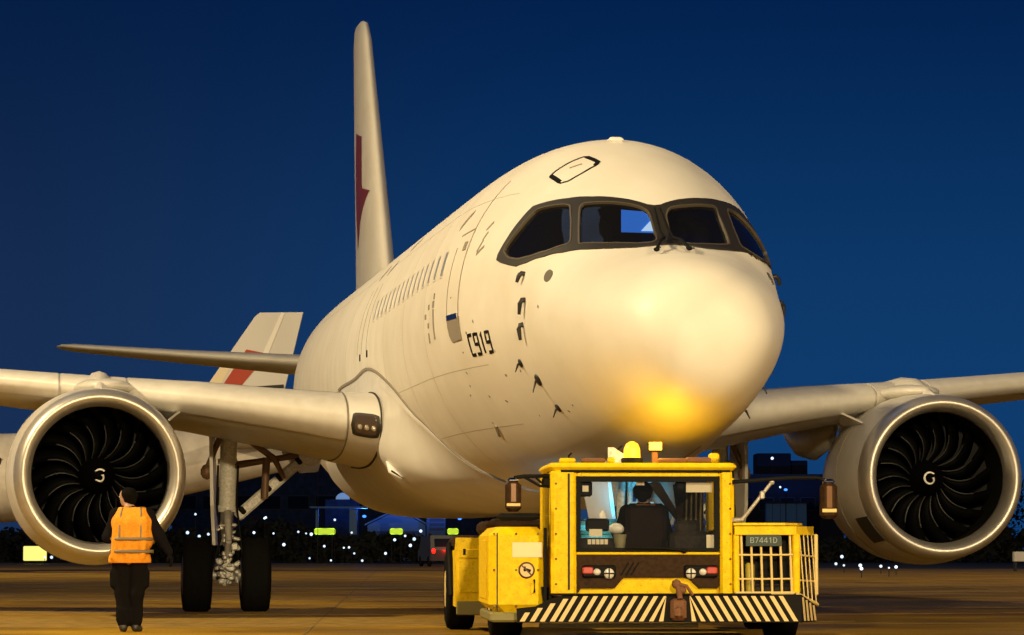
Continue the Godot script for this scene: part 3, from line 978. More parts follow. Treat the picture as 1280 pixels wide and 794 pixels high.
	for s in [14.4, 15.4]:
		obj("vent_hole", patch(Shape.new(), rounded(vec2s([s, side_angle(s, 3.68), s + 0.16, side_angle(s, 3.68), s + 0.16, side_angle(s, 3.78), s, side_angle(s, 3.78)]), 2), -0.01, 0.006, 0.3, 4.0), mats["black paint"], fus)
	for s in [14.6, 15.3, 15.9]:
		var seam := PackedVector2Array()
		for k in 14:
			seam.append(Vector2(s, side_angle(s, 4.75 - k * 0.075)))
		obj("panel_seam", ribbon(Shape.new(), seam, 0.03, 0.003), mats["seam"], fus)
	for q in [[4.99, 4.33, 4.9, 4.46], [4.93, 4.46, 4.86, 4.55], [4.98, 4.3, 4.8, 4.38], [4.95, 4.58, 4.84, 4.66]]:
		obj("panel_mark", ribbon(Shape.new(), vec2s([q[0], side_angle(q[0], q[1]), q[2], side_angle(q[2], q[3])]), 0.035, 0.004), mats["seam"], fus)
	for q in [[13.0, 5.1, 12.4, 5.18], [14.7, 4.9, 14.2, 5.02], [15.9, 4.92, 15.4, 5.05], [6.3, 4.72, 6.0, 4.9]]:
		obj("roof_panel_edge", ribbon(Shape.new(), vec2s([q[0], side_angle(q[0], q[1]), q[2], side_angle(q[2], q[3])]), 0.08, 0.004), mats["seam"], fus)
	# round sensor plates, probes and vanes round the nose
	for sd in [-1, 1]:
		var disc := PackedVector2Array()
		for k in 20:
			disc.append(Vector2(2.665 + 0.085 * cos(TAU * k / 20), sd * (65.9 + 3.9 * sin(TAU * k / 20))))
		obj("sensor_plate", patch(Shape.new(), disc, -0.01, 0.008, 0.1, 3.0), mats["sensor"], fus)
		for q in [[3.29, 75.5, 0.06, 1], [3.11, 87.7, 0.11, 1], [3.19, 97.8, 0.11, 1], [3.585, 110.7, 0.05, 0], [3.27, 117.8, 0.07, 0], [3.185, 130.7, 0.05, 0]]:
			var a: float = sd * q[1]
			var p := skin(q[0], a)
			var n := skin_normal(q[0], a)
			var pr := Shape.new()
			if q[3] == 1:
				var down := (skin(q[0] + 0.02, a + sd * 4.0) - p).normalized()
				pr.tube([p - n * 0.02 - down * 0.05, p + n * 0.03 - down * 0.05, p + n * 0.05 - down * 0.01, p + n * 0.05 + down * q[2]], [0.034, 0.028, 0.026, 0.018], 8)
			else:
				pr.lathe([[-0.02, q[2]], [0.012, q[2]], [0.014, q[2] * 0.4]], p, n, 14)
				pr.tube([p, p + n * 0.035, p + n * 0.03 + Vector3(0.04 * sd, -q[2] * 1.8, 0.04)], [0.016, 0.014, 0.006], 6)
			obj("probe", pr, mats["probe metal"], fus)
	# edges of hatches that stand out on the far side of the nose
	for q in [[3.9, 78.0, 4.4, 78.0], [4.4, 78.0, 4.4, 84.0], [4.2, 86.0, 4.7, 86.0], [4.2, 86.0, 4.2, 98.0], [4.2, 98.0, 4.7, 98.0], [4.0, 112.0, 4.6, 112.0]]:
		obj("hatch_edge", ribbon(Shape.new(), vec2s(q), 0.03, 0.014), mats["probe metal"], fus)
	# seams between the skin panels
	for s in [7.6, 9.9, 12.3, 17.8, 20.9]:
		var seam := PackedVector2Array()
		for k in 60:
			seam.append(Vector2(s, -150.0 + 4.0 * k))
		obj("skin_seam", ribbon(Shape.new(), seam, 0.012, 0.001), mat("skin seam", lin(0.42, 0.39, 0.33), 0.6), fus)
	for y in [4.98, 3.02, 2.35]:
		var seam := PackedVector2Array()
		for k in 50:
			var s := lerpf(4.7, 26.0, k / 49.0)
			seam.append(Vector2(s, side_angle(s, y)))
		obj("skin_seam", ribbon(Shape.new(), seam, 0.01, 0.001), mats["skin seam"], fus)
	var rng := RandomNumberGenerator.new()
	rng.seed = 14
	for k in 26:
		var s := rng.randf_range(2.6, 6.0) if k % 4 else rng.randf_range(4.6, 6.0)
		var a := side_angle(s, rng.randf_range(2.4, 3.95)) if k % 4 else rng.randf_range(-40.0, 60.0)
		obj("small_placard", ribbon(Shape.new(), PackedVector2Array([Vector2(s, a), Vector2(s + rng.randf_range(0.02, 0.06), a + rng.randf_range(-1.0, 1.0))]), rng.randf_range(0.015, 0.03), 0.002), mats["seam"] if k % 3 else mats["pane frame"], fus)
	obj("crown_antenna", Shape.new().box(skin(5.1, -1.5) + Vector3(0, 0.01, 0), Vector3(0.17, 0.06, 0.14), 0.02), mats["white print"], fus)
	obj("crown_antenna", Shape.new().prism(PackedVector2Array([Vector2(0, 0), Vector2(0.5, 0), Vector2(0.42, 0.32), Vector2(0.2, 0.32)]), 0.03, Transform3D(Basis(Vector3(0, 0, -1), Vector3.UP, Vector3(1, 0, 0)), Vector3(-0.015, 5.8, -9.6))), mats["white print"], fus)
	obj("belly_vent", ribbon(Shape.new(), vec2s([5.75, -131.0, 5.95, -135.0]), 0.03, 0.02), mats["seam"], fus)
	for a in [-146.0, 146.0]:
		obj("nose_gear_door_seam", ribbon(Shape.new(), vec2s([2.6, a * 1.1, 4.0, a * 1.13]), 0.02, 0.003), mats["seam"], fus)
	belly_fairing(t)
	wings(t)
	tail(t)
	for sd in [-1, 1]:
		engine(t, sd)
		main_gear(t, sd)
	nose_gear(t)

func scaled(poly: PackedVector2Array, f: float) -> PackedVector2Array:
	var mid := Vector2.ZERO
	for q in poly:
		mid += q
	mid /= poly.size()
	var out := PackedVector2Array()
	for q in poly:
		out.append(mid + (q - mid) * f)
	return out

func lookup(table: Array, x: float) -> float:
	if x <= table[0][0]:
		return table[0][1]
	for i in table.size() - 1:
		if x <= table[i + 1][0]:
			return lerpf(table[i][1], table[i + 1][1], (x - table[i][0]) / (table[i + 1][0] - table[i][0]))
	return table[-1][1]

const FAIRING_EDGE := [[8.5, 172.0], [8.9, 157.0], [9.4, 143.0], [9.9, 128.0], [10.77, 118.0], [11.5, 110.0], [12.4, 104.0], [13.5, 99.0], [14.65, 96.5], [16.4, 98.0], [19.0, 99.0], [21.5, 106.0], [23.5, 125.0], [25.5, 168.0]]

func fairing_point(s: float, a: float) -> Vector3:   # a from the edge angle down to 180, right side
	var q := section(s)
	var edge := curve(FAIRING_EDGE, s)
	var p := on_section(q, s, -a)
	var r := deg_to_rad(a)
	var d := Vector2(sin(r), -cos(r))
	var b: float = q[3] - 1.47
	var w := 2.2
	var k := pow(pow(absf(d.x / w), 3.0) + pow(absf(d.y / b), 3.0), -1.0 / 3.0)
	var target := Vector3(-d.x * k, q[3] - d.y * k, -s)
	var f := smoothstep(0.0, 1.0, clampf((a - edge) / 26.0, 0, 1)) * smoothstep(8.4, 12.5, s) * (1.0 - smoothstep(20.5, 25.5, s))
	return p.lerp(target, f)

func fairing_at(s: float, y: float) -> Vector3:
	var a := 100.0
	while a < 175.0 and fairing_point(s, a).y > y:
		a += 0.5
	return fairing_point(s, a)

func curve(table: Array, x: float) -> float:
	var i := 0
	while i < table.size() - 2 and x > table[i + 1][0]:
		i += 1
	var s := []
	for k in [i, i + 1]:
		var a: Array = table[maxi(k - 1, 0)]
		var b: Array = table[mini(k + 1, table.size() - 1)]
		s.append((b[1] - a[1]) / (b[0] - a[0]))
	var h: float = table[i + 1][0] - table[i][0]
	var t := clampf((x - table[i][0]) / h, 0.0, 1.0)
	return (1 + 2 * t) * (1 - t) * (1 - t) * table[i][1] + t * (1 - t) * (1 - t) * h * s[0] + t * t * (3 - 2 * t) * table[i + 1][1] + t * t * (t - 1) * h * s[1]

func skin_ring(s: float, offset: float) -> PackedVector3Array:
	var out := PackedVector3Array()
	for k in 60:
		out.append(skin(s, 6.0 * k) + skin_normal(s, 6.0 * k) * offset)
	return out

func belly_fairing(t: Node3D) -> void:
	var sh := Shape.new()
	var g := sh.group()
	var rows := []
	var ns := 90
	var na := 40
	for i in ns + 1:
		var s := 8.5 + 17.0 * i / ns
		var edge := curve(FAIRING_EDGE, s)
		var row := PackedVector3Array()
		for j in na * 2 + 1:
			var f := 1.0 - absf(float(j) / na - 1.0)
			var a := lerpf(edge, 180.0, f)
			var p := fairing_point(s, a)
			var n := skin_normal(s, -a)
			p += n * (0.03 if j > 0 and j < na * 2 else -0.01)
			row.append(p if j <= na else Vector3(-p.x, p.y, p.z))
		rows.append(row)
	for i in ns:
		for j in na * 2:
			sh.quad(rows[i][j], rows[i][j + 1], rows[i + 1][j + 1], rows[i + 1][j], g)
	sh.settle(0)
	var f := obj("belly_fairing", sh, mats["fairing paint"], t)
	var line := PackedVector2Array()
	for k in 60:
		var s := lerpf(8.9, 19.0, k / 59.0)
		line.append(Vector2(s, 0.4 - curve(FAIRING_EDGE, s)))
	obj("fairing_seal", ribbon(Shape.new(), line, 0.035, 0.022), mats["seam"], f)
	# air scoop low on the side
	var c := fairing_at(12.25, 2.14)
	var c2 := fairing_at(12.05, 1.92)
	var sc := Shape.new()
	sc.tube([c + Vector3(-0.05, 0.0, 0.02), c.lerp(c2, 0.5) + Vector3(-0.09, -0.02, 0.03), c2 + Vector3(-0.05, -0.02, 0.02)], [0.014, 0.055, 0.016], 10)
	obj("air_scoop", sc, mats["white print"], f)
	sc = Shape.new()
	sc.tube([c + Vector3(-0.045, -0.01, 0.05), c.lerp(c2, 0.5) + Vector3(-0.09, -0.03, 0.075), c2 + Vector3(-0.045, -0.02, 0.05)], [0.004, 0.016, 0.005], 8)
	obj("scoop_mouth", sc, mats["black paint"], f)

# ---------------------------------------------------------------- wings and tail
const WING_CHORD := [[1.2, 7.4], [1.85, 6.7], [5.75, 4.35], [17.4, 1.5]]
const WING_Y := [[1.2, 2.53], [1.85, 2.64], [2.4, 2.72], [4.4, 3.02], [7.2, 3.34], [17.4, 4.45]]
const WING_TC := [[1.85, 0.148], [3.4, 0.13], [5.75, 0.116], [7.2, 0.107], [17.4, 0.1]]

func naca(x: float, tc: float) -> float:
	return 5.0 * tc * (0.2969 * sqrt(x) - 0.126 * x - 0.3516 * x * x + 0.2843 * x * x * x - 0.1036 * x * x * x * x)

# u from -1 (trailing edge, below) by 0 (leading edge) to 1 (trailing edge, above)
func wing_point(L: float, u: float, side: float, grow := 0.0) -> Vector3:
	var chord := lookup(WING_CHORD, L)
	var xc := u * u
	var th := naca(xc, lookup(WING_TC, L)) + grow / chord
	var camber := 0.012 * sin(PI * minf(xc * 1.1, 1.0))
	var y := (th if u > 0.0 else -th * 1.05) + camber
	var le := 12.3 + (L - 1.85) * 0.51
	return Vector3(side * L, lookup(WING_Y, L) + chord * (y - xc * 0.045), -(le + chord * xc - (grow * 1.2 if absf(u) < 0.3 else 0.0)))

func wing_ring(L: float, side: float, n := 44, u0 := -1.0, u1 := 1.0, grow := 0.0) -> PackedVector3Array:
	var out := PackedVector3Array()
	for j in n + 1:
		out.append(wing_point(L, lerpf(u0, u1, float(j) / n), side, grow))
	return out

func slat_ring(L: float, side: float) -> PackedVector3Array:
	var out := wing_ring(L, side, 22, -0.24, 0.37, 0.013)
	var inner := wing_ring(L, side, 22, -0.24, 0.37, -0.02)
	inner.reverse()
	out.append_array(inner)
	return out

# a rounded patch round the leading edge at the wing root
func lamp_window(side: float, size: float, grow: float) -> Shape:
	var sh := Shape.new()
	var g := sh.group()
	var n := 14
	var m := 12
	var rows := []
	for i in n + 1:
		var f := -1.0 + 2.0 * i / n
		var h := size * pow(maxf(0.0, 1.0 - pow(absf(f), 4.0)), 0.25)
		var row := PackedVector3Array()
		for j in m + 1:
			row.append(wing_point(2.2 + 0.2 * f * size, -0.045 + 0.105 * h * (-1.0 + 2.0 * j / m), side, grow))
		rows.append(row)
	for i in n:
		for j in m:
			sh.quad(rows[i][j], rows[i][j + 1], rows[i + 1][j + 1], rows[i + 1][j], g)
	sh.settle(0)
	return sh

func wings(t: Node3D) -> void:
	for sd in [-1, 1]:
		var rings := []
		for L in [1.2, 1.85, 2.4, 3.2, 4.4, 5.75, 7.2, 10.0, 13.5, 16.6, 17.2]:
			rings.append(wing_ring(L, sd))
		var wing := obj("wing", Shape.new().loft(rings), mats["wing paint"], t)
		for span in [[2.45, 5.38], [5.42, 6.32], [6.36, 9.4], [9.44, 12.8], [12.84, 16.4]]:
			var sr := []
			for k in 7:
				sr.append(slat_ring(lerpf(span[0], span[1], k / 6.0), sd))
			obj("slat", Shape.new().loft(sr), mats["slat paint"], wing)
		# the glove at the root, its seal and the lamps behind their window
		var gl := []
		for k in 6:
			gl.append(wing_ring(lerpf(1.75, 2.42, k / 5.0), sd, 30, -0.75, 0.75, 0.012))
		obj("root_glove", Shape.new().loft(gl), mats["fairing paint"], wing)
		obj("root_seal", Shape.new().loft([wing_ring(2.425, sd, 30, -0.7, 0.7, 0.016), wing_ring(2.436, sd, 30, -0.7, 0.7, 0.016)]), mats["seam"], wing)
		obj("root_seal", Shape.new().loft([wing_ring(1.99, sd, 30, -0.8, 0.6, 0.03), wing_ring(2.01, sd, 30, -0.8, 0.6, 0.03)]), mats["dark seal"], wing)
		var lw := obj("landing_light_window", lamp_window(sd, 1.0, 0.02), mats["surround"], wing)
		obj("lamp_glass", lamp_window(sd, 0.74, 0.026), mat("lamp brown", lin(0.09, 0.065, 0.05), 0.2, 0.3), lw)
		for k in 3:
			var p := wing_point(2.1 + 0.09 * k, -0.045, sd, 0.03)
			obj("lamp", Shape.new().ball(p, Vector3(0.035, 0.04, 0.02), 10), mat("lamp pale", lin(0.4, 0.34, 0.28), 0.15, 0.4), lw)
		# flap track fairings below the wing
		for L in [5.3, 12.0]:
			var le: float = 12.3 + (L - 1.85) * 0.51
			var ch := lookup(WING_CHORD, L)
			var y := lookup(WING_Y, L) - 0.35
			var fr := []
			for q in [[0.45, 0.05, 0.0], [0.55, 0.17, -0.1], [0.75, 0.24, -0.16], [0.95, 0.2, -0.12], [1.12, 0.1, 0.0], [1.2, 0.03, 0.06]]:
				var ring := PackedVector3Array()
				for k in 14:
					ring.append(Vector3(sd * L + cos(TAU * k / 14) * q[1] * 0.75, y + q[2] + sin(TAU * k / 14) * q[1] * 1.25, -(le + ch * q[0])))
				fr.append(ring)
			obj("flap_track_fairing", Shape.new().loft(fr), mats["wing paint"], wing)

func blade_ring(le: Vector3, chord: float, tc: float, thick_dir: Vector3, n := 20) -> PackedVector3Array:
	var out := PackedVector3Array()
	for j in n * 2:
		var u := -1.0 + 2.0 * (j + 0.5) / (n * 2)
		var x := u * u
		out.append(le + Vector3(0, 0, -chord * x) + thick_dir * (naca(x, tc) * chord * (1.0 if u > 0 else -1.0)))
	return out

# height, leading edge, chord, thickness
const FIN := [[5.2, 29.3, 7.4, 0.085], [5.9, 30.0, 6.45, 0.09], [7.3, 31.05, 5.5, 0.095], [9.4, 32.7, 4.2, 0.1], [11.5, 34.35, 2.75, 0.11], [11.86, 34.75, 2.3, 0.1], [11.96, 35.2, 1.6, 0.06]]

func fin_patch(poly: PackedVector2Array, side: float) -> Shape:   # outline of (z, y)
	var sh := Shape.new()
	var g := sh.group()
	for i in 20:
		for j in 16:
			var x := -35.0 + i * 0.2
			var y := 6.8 + j * 0.2
			for pc in Geometry2D.intersect_polygons(poly, PackedVector2Array([Vector2(x, y), Vector2(x + 0.2, y), Vector2(x + 0.2, y + 0.2), Vector2(x, y + 0.2)])):
				var idx := Geometry2D.triangulate_polygon(pc)
				for k in range(0, idx.size(), 3):
					var v := []
					for e in 3:
						var q: Vector2 = pc[idx[k + e]]
						var le := lookup(FIN.map(func(r): return [r[0], r[1]]), q.y)
						var ch := lookup(FIN.map(func(r): return [r[0], r[2]]), q.y)
						var tc := lookup(FIN.map(func(r): return [r[0], r[3]]), q.y)
						v.append(Vector3(side * (naca(clampf((-q.x - le) / ch, 0.0, 1.0), tc) * ch + 0.008), q.y, q.x))
					if (v[1] - v[0]).cross(v[2] - v[0]).x * side > 0.0:
						sh.tri(v[0], v[2], v[1], g)
					else:
						sh.tri(v[0], v[1], v[2], g)
	return sh

func tail(t: Node3D) -> void:
	var fr := []
	for q in FIN:
		fr.append(blade_ring(Vector3(0, q[0], -q[1]), q[2], q[3], Vector3.RIGHT))
	var fin := obj("fin", Shape.new().loft(fr), mats["aircraft paint"], t)
	# the dark red mark on the fin's right side
	var mark := PackedVector2Array([Vector2(-34.5, 9.5), Vector2(-33.4, 9.3), Vector2(-32.95, 8.2), Vector2(-32.0, 8.05), Vector2(-33.0, 7.55), Vector2(-33.65, 7.0), Vector2(-34.3, 7.7), Vector2(-34.6, 8.4)])
	for sd in [-1, 1]:
		obj("fin_mark", fin_patch(mark, sd), mats["logo red"], fin)
	for sd in [-1, 1]:
		var rings := []
		for q in [[0.4, 4.68, 33.6, 4.2, 0.105], [1.1, 4.74, 34.0, 3.85, 0.105], [3.6, 4.98, 35.7, 2.6, 0.1], [5.9, 5.22, 37.2, 1.55, 0.1], [6.15, 5.25, 37.5, 1.2, 0.08], [6.25, 5.26, 37.9, 0.6, 0.05]]:
			rings.append(blade_ring(Vector3(sd * q[0], q[1], -q[2]), q[3], q[4], Vector3.UP))
		obj("tailplane", Shape.new().loft(rings), mats["wing paint"], t)

# ---------------------------------------------------------------- engines
func engine(t: Node3D, sd: float) -> void:
	var c := Vector3(-5.79 if sd < 0.0 else 5.96, 1.95, -12.5)
	# the engines point a little inwards
	var back := Vector3(sd * 0.036, 0, -1).normalized()
	var nac := obj("engine", Shape.new().lathe([[0.34, 1.155], [0.6, 1.195], [1.1, 1.23], [1.7, 1.235], [2.4, 1.2], [3.0, 1.12], [3.5, 1.02], [3.5, 0.96], [2.6, 0.99]], c, back, 72, false), mats["nacelle paint"], t)
	# the rounded metal intake lip
	var prof := []
	for k in 17:
		var a := lerpf(0.0, PI, k / 16.0)
		var x := 0.34 * (1.0 - sin(a)) if k > 0 and k < 16 else 0.34
		var r := lerpf(1.165, 0.925, (1.0 - cos(a)) * 0.5)
		prof.append([x, r])
	obj("intake_lip", Shape.new().lathe(prof, c, back, 90, false), mats["intake metal"], nac)
	obj("lip_seam", Shape.new().lathe([[0.335, 1.15], [0.335, 1.163], [0.352, 1.166], [0.352, 1.15]], c, back, 72, false), mats["seam"], nac)
	obj("cowl_seam", Shape.new().lathe([[1.52, 1.22], [1.52, 1.239], [1.535, 1.239], [1.535, 1.22]], c, back, 72, false), mats["seam"], nac)
	obj("intake_barrel", Shape.new().lathe([[0.33, 0.914], [0.7, 0.93], [1.25, 0.985], [1.9, 0.99]], c, back, 64, false), mats["intake liner"], nac)
	obj("fan_case", Shape.new().lathe([[1.45, 0.99], [1.46, 0.02]], c, back, 48, false), mats["black void"], nac)
	# spinner with a white spiral
	var sp := obj("spinner", Shape.new().lathe([[0.72, 0.01], [0.74, 0.05], [0.85, 0.14], [1.0, 0.215], [1.15, 0.265], [1.3, 0.28]], c, back, 32), mats["fan metal"], nac)
	var rings := []
	for k in 40:
		var f := k / 39.0
		var a := lerpf(0.75, 6.5, f)
		var r := lerpf(0.082, 0.03, smoothstep(0.72, 1.0, f))
		var w := 0.012 if f < 0.75 else 0.012 + 0.04 * (f - 0.75)
		var z := -lookup([[0.0, 0.72], [0.05, 0.74], [0.14, 0.85]], r) + 0.012
		var e := Vector3(cos(a), sin(a), 0)
		rings.append(PackedVector3Array([c + e * (r - w) + Vector3(0, 0, z + 0.02), c + e * (r + w) + Vector3(0, 0, z), c + e * (r + w) + Vector3(0, 0, z - 0.02), c + e * (r - w) + Vector3(0, 0, z - 0.01)]))
	obj("spiral_mark", Shape.new().loft(rings), mats["white print"], sp)
	# eighteen swept fan blades
	var bl := []
	var edge := []
	for k in 12:
		var f := k / 11.0
		var r := lerpf(0.25, 0.965, f)
		var st := deg_to_rad(lerpf(28.0, 64.0, f))
		var ch := lerpf(0.2, 0.3, sin(f * 2.2))
		var sweep := 0.10 * sin(f * PI * 1.15) - 0.12 * f * f
		var e := Vector3(0, r, -1.2 + 0.06 * sin(f * PI))
		var dirn := Vector3(sin(st), 0, -cos(st))
		var n := dirn.cross(Vector3.UP)
		var p0 := e + Vector3(sweep, 0, 0) - dirn * ch * 0.5
		var p1 := e + Vector3(sweep, 0, 0) + dirn * ch * 0.5
		bl.append(PackedVector3Array([p0, (p0 + p1) * 0.5 + n * 0.014, p1, (p0 + p1) * 0.5 - n * 0.01]))
		if k < 8:
			edge.append(PackedVector3Array([p0 + n * 0.006 + Vector3(0, 0, 0.004), p0 + n * 0.009 + dirn * 0.03, p0 - n * 0.006 + dirn * 0.03, p0 - n * 0.005 + Vector3(0, 0, 0.004)]))
	var bm := Shape.new().loft(bl).mesh()
	var em := Shape.new().loft(edge).mesh()
	for k in 18:
		for part in [["fan_blade", bm, mats["fan metal"]], ["blade_edge", em, mats["fan edge metal"]]]:
			var o := obj(part[0], part[1], part[2], nac)
			o.basis = Basis(Vector3.UP, -sd * 0.036) * Basis(Vector3(0, 0, 1), TAU * (k + 0.3) / 18.0)
			o.position = c
	# core nozzle and plug, fan exhaust shut
	obj("core_nozzle", Shape.new().lathe([[2.9, 0.96], [3.4, 0.72], [4.2, 0.58], [4.6, 0.5], [4.6, 0.3], [5.2, 0.05]], c, back, 36), mats["steel"], nac)
	# pylon
	var py := Shape.new()
	var pr := []
	for q in [[0.5, 1.17, 1.19, 0.02], [0.9, 1.15, 1.3, 0.1], [1.5, 1.15, 1.46, 0.16], [2.3, 1.1, 1.52, 0.2], [3.4, 0.9, 1.5, 0.22], [5.6, 0.75, 1.2, 0.14]]:
		var ring := PackedVector3Array()
		for k in 12:
			var a := TAU * k / 12
			ring.append(c + Vector3(cos(a) * q[3], lerpf(q[1] - 0.06, q[2], 0.5 + 0.5 * sin(a)), -q[0]))
		pr.append(ring)
	obj("pylon", py.loft(pr), mats["slat paint"], nac)
	# curved hump where the pylon meets the slat
	obj("pylon_fairing", Shape.new().ball(c + Vector3(-sd * 0.06, 1.25, -1.75), Vector3(0.42, 0.13, 0.95), 18), mats["slat paint"], nac)
	# strake on the side towards the fuselage
	var an := deg_to_rad(40.0)
	var rd := Vector3(-sd * cos(an), sin(an), 0)
	var strake := PackedVector2Array([Vector2(0, 0), Vector2(1.1, 0), Vector2(1.0, 0.2), Vector2(0.75, 0.3), Vector2(0.5, 0.26)])
	obj("strake", Shape.new().prism(strake, 0.03, Transform3D(Basis(Vector3(0, 0, -1), rd, Vector3(0, 0, -1).cross(rd)), c + rd * 1.215 + Vector3(0, 0, -1.0))), mats["slat paint"], nac)
	# dark access panel low on the side
	var pn := Shape.new()
	var g := pn.group()
	for k in 5:
		var a0 := deg_to_rad(208.0 + k * 4.2)
		var a1 := deg_to_rad(208.0 + (k + 1) * 4.2)
		var q0 := Vector3(cos(a0), sin(a0), 0)
		var q1 := Vector3(cos(a1), sin(a1), 0)
		pn.quad(c + q0 * 1.172 + Vector3(0, 0, -0.37), c + q1 * 1.172 + Vector3(0, 0, -0.37), c + q1 * 1.232 + Vector3(0, 0, -0.82), c + q0 * 1.232 + Vector3(0, 0, -0.82), g)
		pn.quad(c + q0 * 1.13 + Vector3(0, 0, -0.36), c + q1 * 1.13 + Vector3(0, 0, -0.36), c + q1 * 1.172 + Vector3(0, 0, -0.37), c + q0 * 1.172 + Vector3(0, 0, -0.37), -1)
	obj("access_panel", pn, mats["surround"], nac)

# ---------------------------------------------------------------- landing gear
func wheel_pair(gear: Node3D, hub: Vector3, gap: float, r: float, w: float) -> void:
	for s in [-1, 1]:
		var x: float = hub.x + s * gap * 0.5
		var p := Vector3(x - w * 0.5, hub.y, hub.z)
		obj("tyre", Shape.new().lathe([[0.03, r * 0.55], [0.0, r * 0.7], [0.015, r * 0.9], [w * 0.16, r * 0.985], [w * 0.3, r], [w * 0.34, r * 0.985], [w * 0.38, r], [w * 0.62, r], [w * 0.66, r * 0.985], [w * 0.7, r], [w * 0.84, r * 0.985], [w - 0.015, r * 0.9], [w, r * 0.7], [w - 0.03, r * 0.55]], p, Vector3.RIGHT, 40), mats["tyre"], gear)
		obj("rim", Shape.new().lathe([[0.0, r * 0.3], [0.02, r * 0.56], [w - 0.02, r * 0.56], [w, r * 0.3]], p + Vector3(-0.004, 0, 0), Vector3.RIGHT, 24), mats["hub"], gear)

func main_gear(t: Node3D, sd: float) -> void:
	var hub := Vector3(sd * 3.81, 0.55, -17.5)
	var top := Vector3(sd * 3.78, 2.75, -17.4)
	var st := Shape.new()
	st.tube([top, Vector3(sd * 3.8, 1.55, -17.45)], 0.128, 18)
	st.tube([Vector3(sd * 3.8, 1.6, -17.45), Vector3(sd * 3.8, 1.5, -17.45)], 0.155, 18)
	st.tube([Vector3(sd * 3.8, 2.3, -17.43), Vector3(sd * 3.8, 2.22, -17.43)], 0.15, 18)
	var gear := obj("main_gear", st, mats["gear white"], t)
	obj("piston", Shape.new().tube([Vector3(sd * 3.8, 1.52, -17.45), Vector3(sd * 3.81, 0.62, -17.5)], 0.1, 16), mats["chrome"], gear)
	obj("axle", Shape.new().tube([hub + Vector3(-0.5, 0, 0), hub + Vector3(0.5, 0, 0)], 0.09, 14).box(hub + Vector3(0, 0.02, 0), Vector3(0.3, 0.3, 0.3), 0.06), mats["steel"], gear)
	wheel_pair(gear, hub, 0.88, 0.57, 0.44)
	# torque links, brake parts, hoses
	obj("torque_link", Shape.new().tube([Vector3(sd * 3.8, 1.5, -17.28), Vector3(sd * 3.8, 1.05, -17.0)], [0.06, 0.045], 8).tube([Vector3(sd * 3.8, 1.05, -17.0), hub + Vector3(0, 0.12, 0.1)], [0.045, 0.06], 8), mats["steel"], gear)
	var rng := RandomNumberGenerator.new()
	rng.seed = 9
	for k in 44:
		var y := rng.randf_range(0.38, 1.3) if k % 3 else rng.randf_range(0.38, 0.8)
		var p := Vector3(sd * 3.8 + rng.randf_range(-0.16, 0.16), y, -17.3 + rng.randf_range(0.0, 0.18))
		obj("brake_fitting", Shape.new().box(p, Vector3(rng.randf_range(0.05, 0.13), rng.randf_range(0.04, 0.12), 0.08), 0.02, Basis(Vector3(0, 0, 1), rng.randf_range(-0.6, 0.6))), mats["steel"] if k % 3 else mats["gear white"], gear)
	for k in [0, 3]:
		var x: float = sd * 3.8 + (k - 1.5) * 0.1
		obj("hose", Shape.new().tube([Vector3(x, 2.2, -17.28), Vector3(x * 1.005, 1.6, -17.24), Vector3(x + 0.04, 1.1, -17.2), Vector3(x + 0.06 * (k - 1.5), 0.6, -17.26)], 0.018, 6), mats["dark part"], gear)
	# folding side stay towards the fuselage
	var a := Vector3(sd * 3.66, 1.42, -17.42)
	var b := Vector3(sd * 2.62, 2.34, -17.5)
	var dirn := b - a
	var bs := Basis(dirn.normalized(), Vector3(0, 0, 1).cross(dirn.normalized()), Vector3(0, 0, 1))
	obj("side_stay", Shape.new().box((a + b) * 0.5, Vector3(dirn.length(), 0.17, 0.12), 0.03, bs), mats["gear white"], gear)
	for f in [0.08, 0.45, 0.62, 0.9]:
		obj("stay_bolt", Shape.new().box(a.lerp(b, f) + Vector3(0, 0.03, 0.06), Vector3(0.08, 0.13, 0.06), 0.02, bs), mats["dark part"], gear)
	obj("stay_knuckle", Shape.new().ball(b + Vector3(sd * -0.05, 0.02, 0), Vector3(0.2, 0.17, 0.14), 14), mats["gear white"], gear)
	obj("stay_link", Shape.new().tube([b + Vector3(sd * 0.12, 0.02, 0.05), Vector3(sd * 3.2, 2.28, -17.3), Vector3(sd * 3.72, 2.2, -17.4)], [0.05, 0.045, 0.06], 8), mats["brown steel"], gear)
	obj("stay_link", Shape.new().tube([Vector3(sd * 3.62, 2.68, -17.35), Vector3(sd * 3.1, 2.3, -17.3), Vector3(sd * 2.95, 2.0, -17.3)], [0.045, 0.05, 0.03], 8), mats["brown steel"], gear)
	obj("stay_link", Shape.new().tube([Vector3(sd * 3.22, 2.32, -17.3), Vector3(sd * 3.25, 1.7, -17.3)], [0.06, 0.055], 8), mats["brown steel"], gear)
	obj("drag_brace", Shape.new().tube([Vector3(sd * 3.9, 2.68, -17.3), Vector3(sd * 4.12, 2.15, -17.2)], [0.05, 0.045], 8).ball(Vector3(sd * 4.12, 2.1, -17.2), Vector3(0.1, 0.12, 0.1), 10), mats["brown steel"], gear)
	# door on the outer side of the leg
	obj("leg_door", Shape.new().prism(PackedVector2Array([Vector2(-0.35, 2.72), Vector2(0.35, 2.72), Vector2(0.42, 1.6), Vector2(0.2, 1.0), Vector2(-0.3, 1.0), Vector2(-0.4, 1.6)]), 0.05, Transform3D(Basis(Vector3(sd * 0.12, 0, 0.99), Vector3(sd * 0.03, 1, 0), Vector3(0.99, 0, -sd * 0.12)), Vector3(sd * 3.98, 0, -17.4))), mats["fairing paint"], gear)
	# inner door that hangs from the wing root
	var door := PackedVector2Array([Vector2(2.95, 2.42), Vector2(2.5, 2.62), Vector2(2.36, 2.35), Vector2(2.42, 2.12), Vector2(2.66, 2.1)])
	for i in door.size():
		door[i].x *= sd
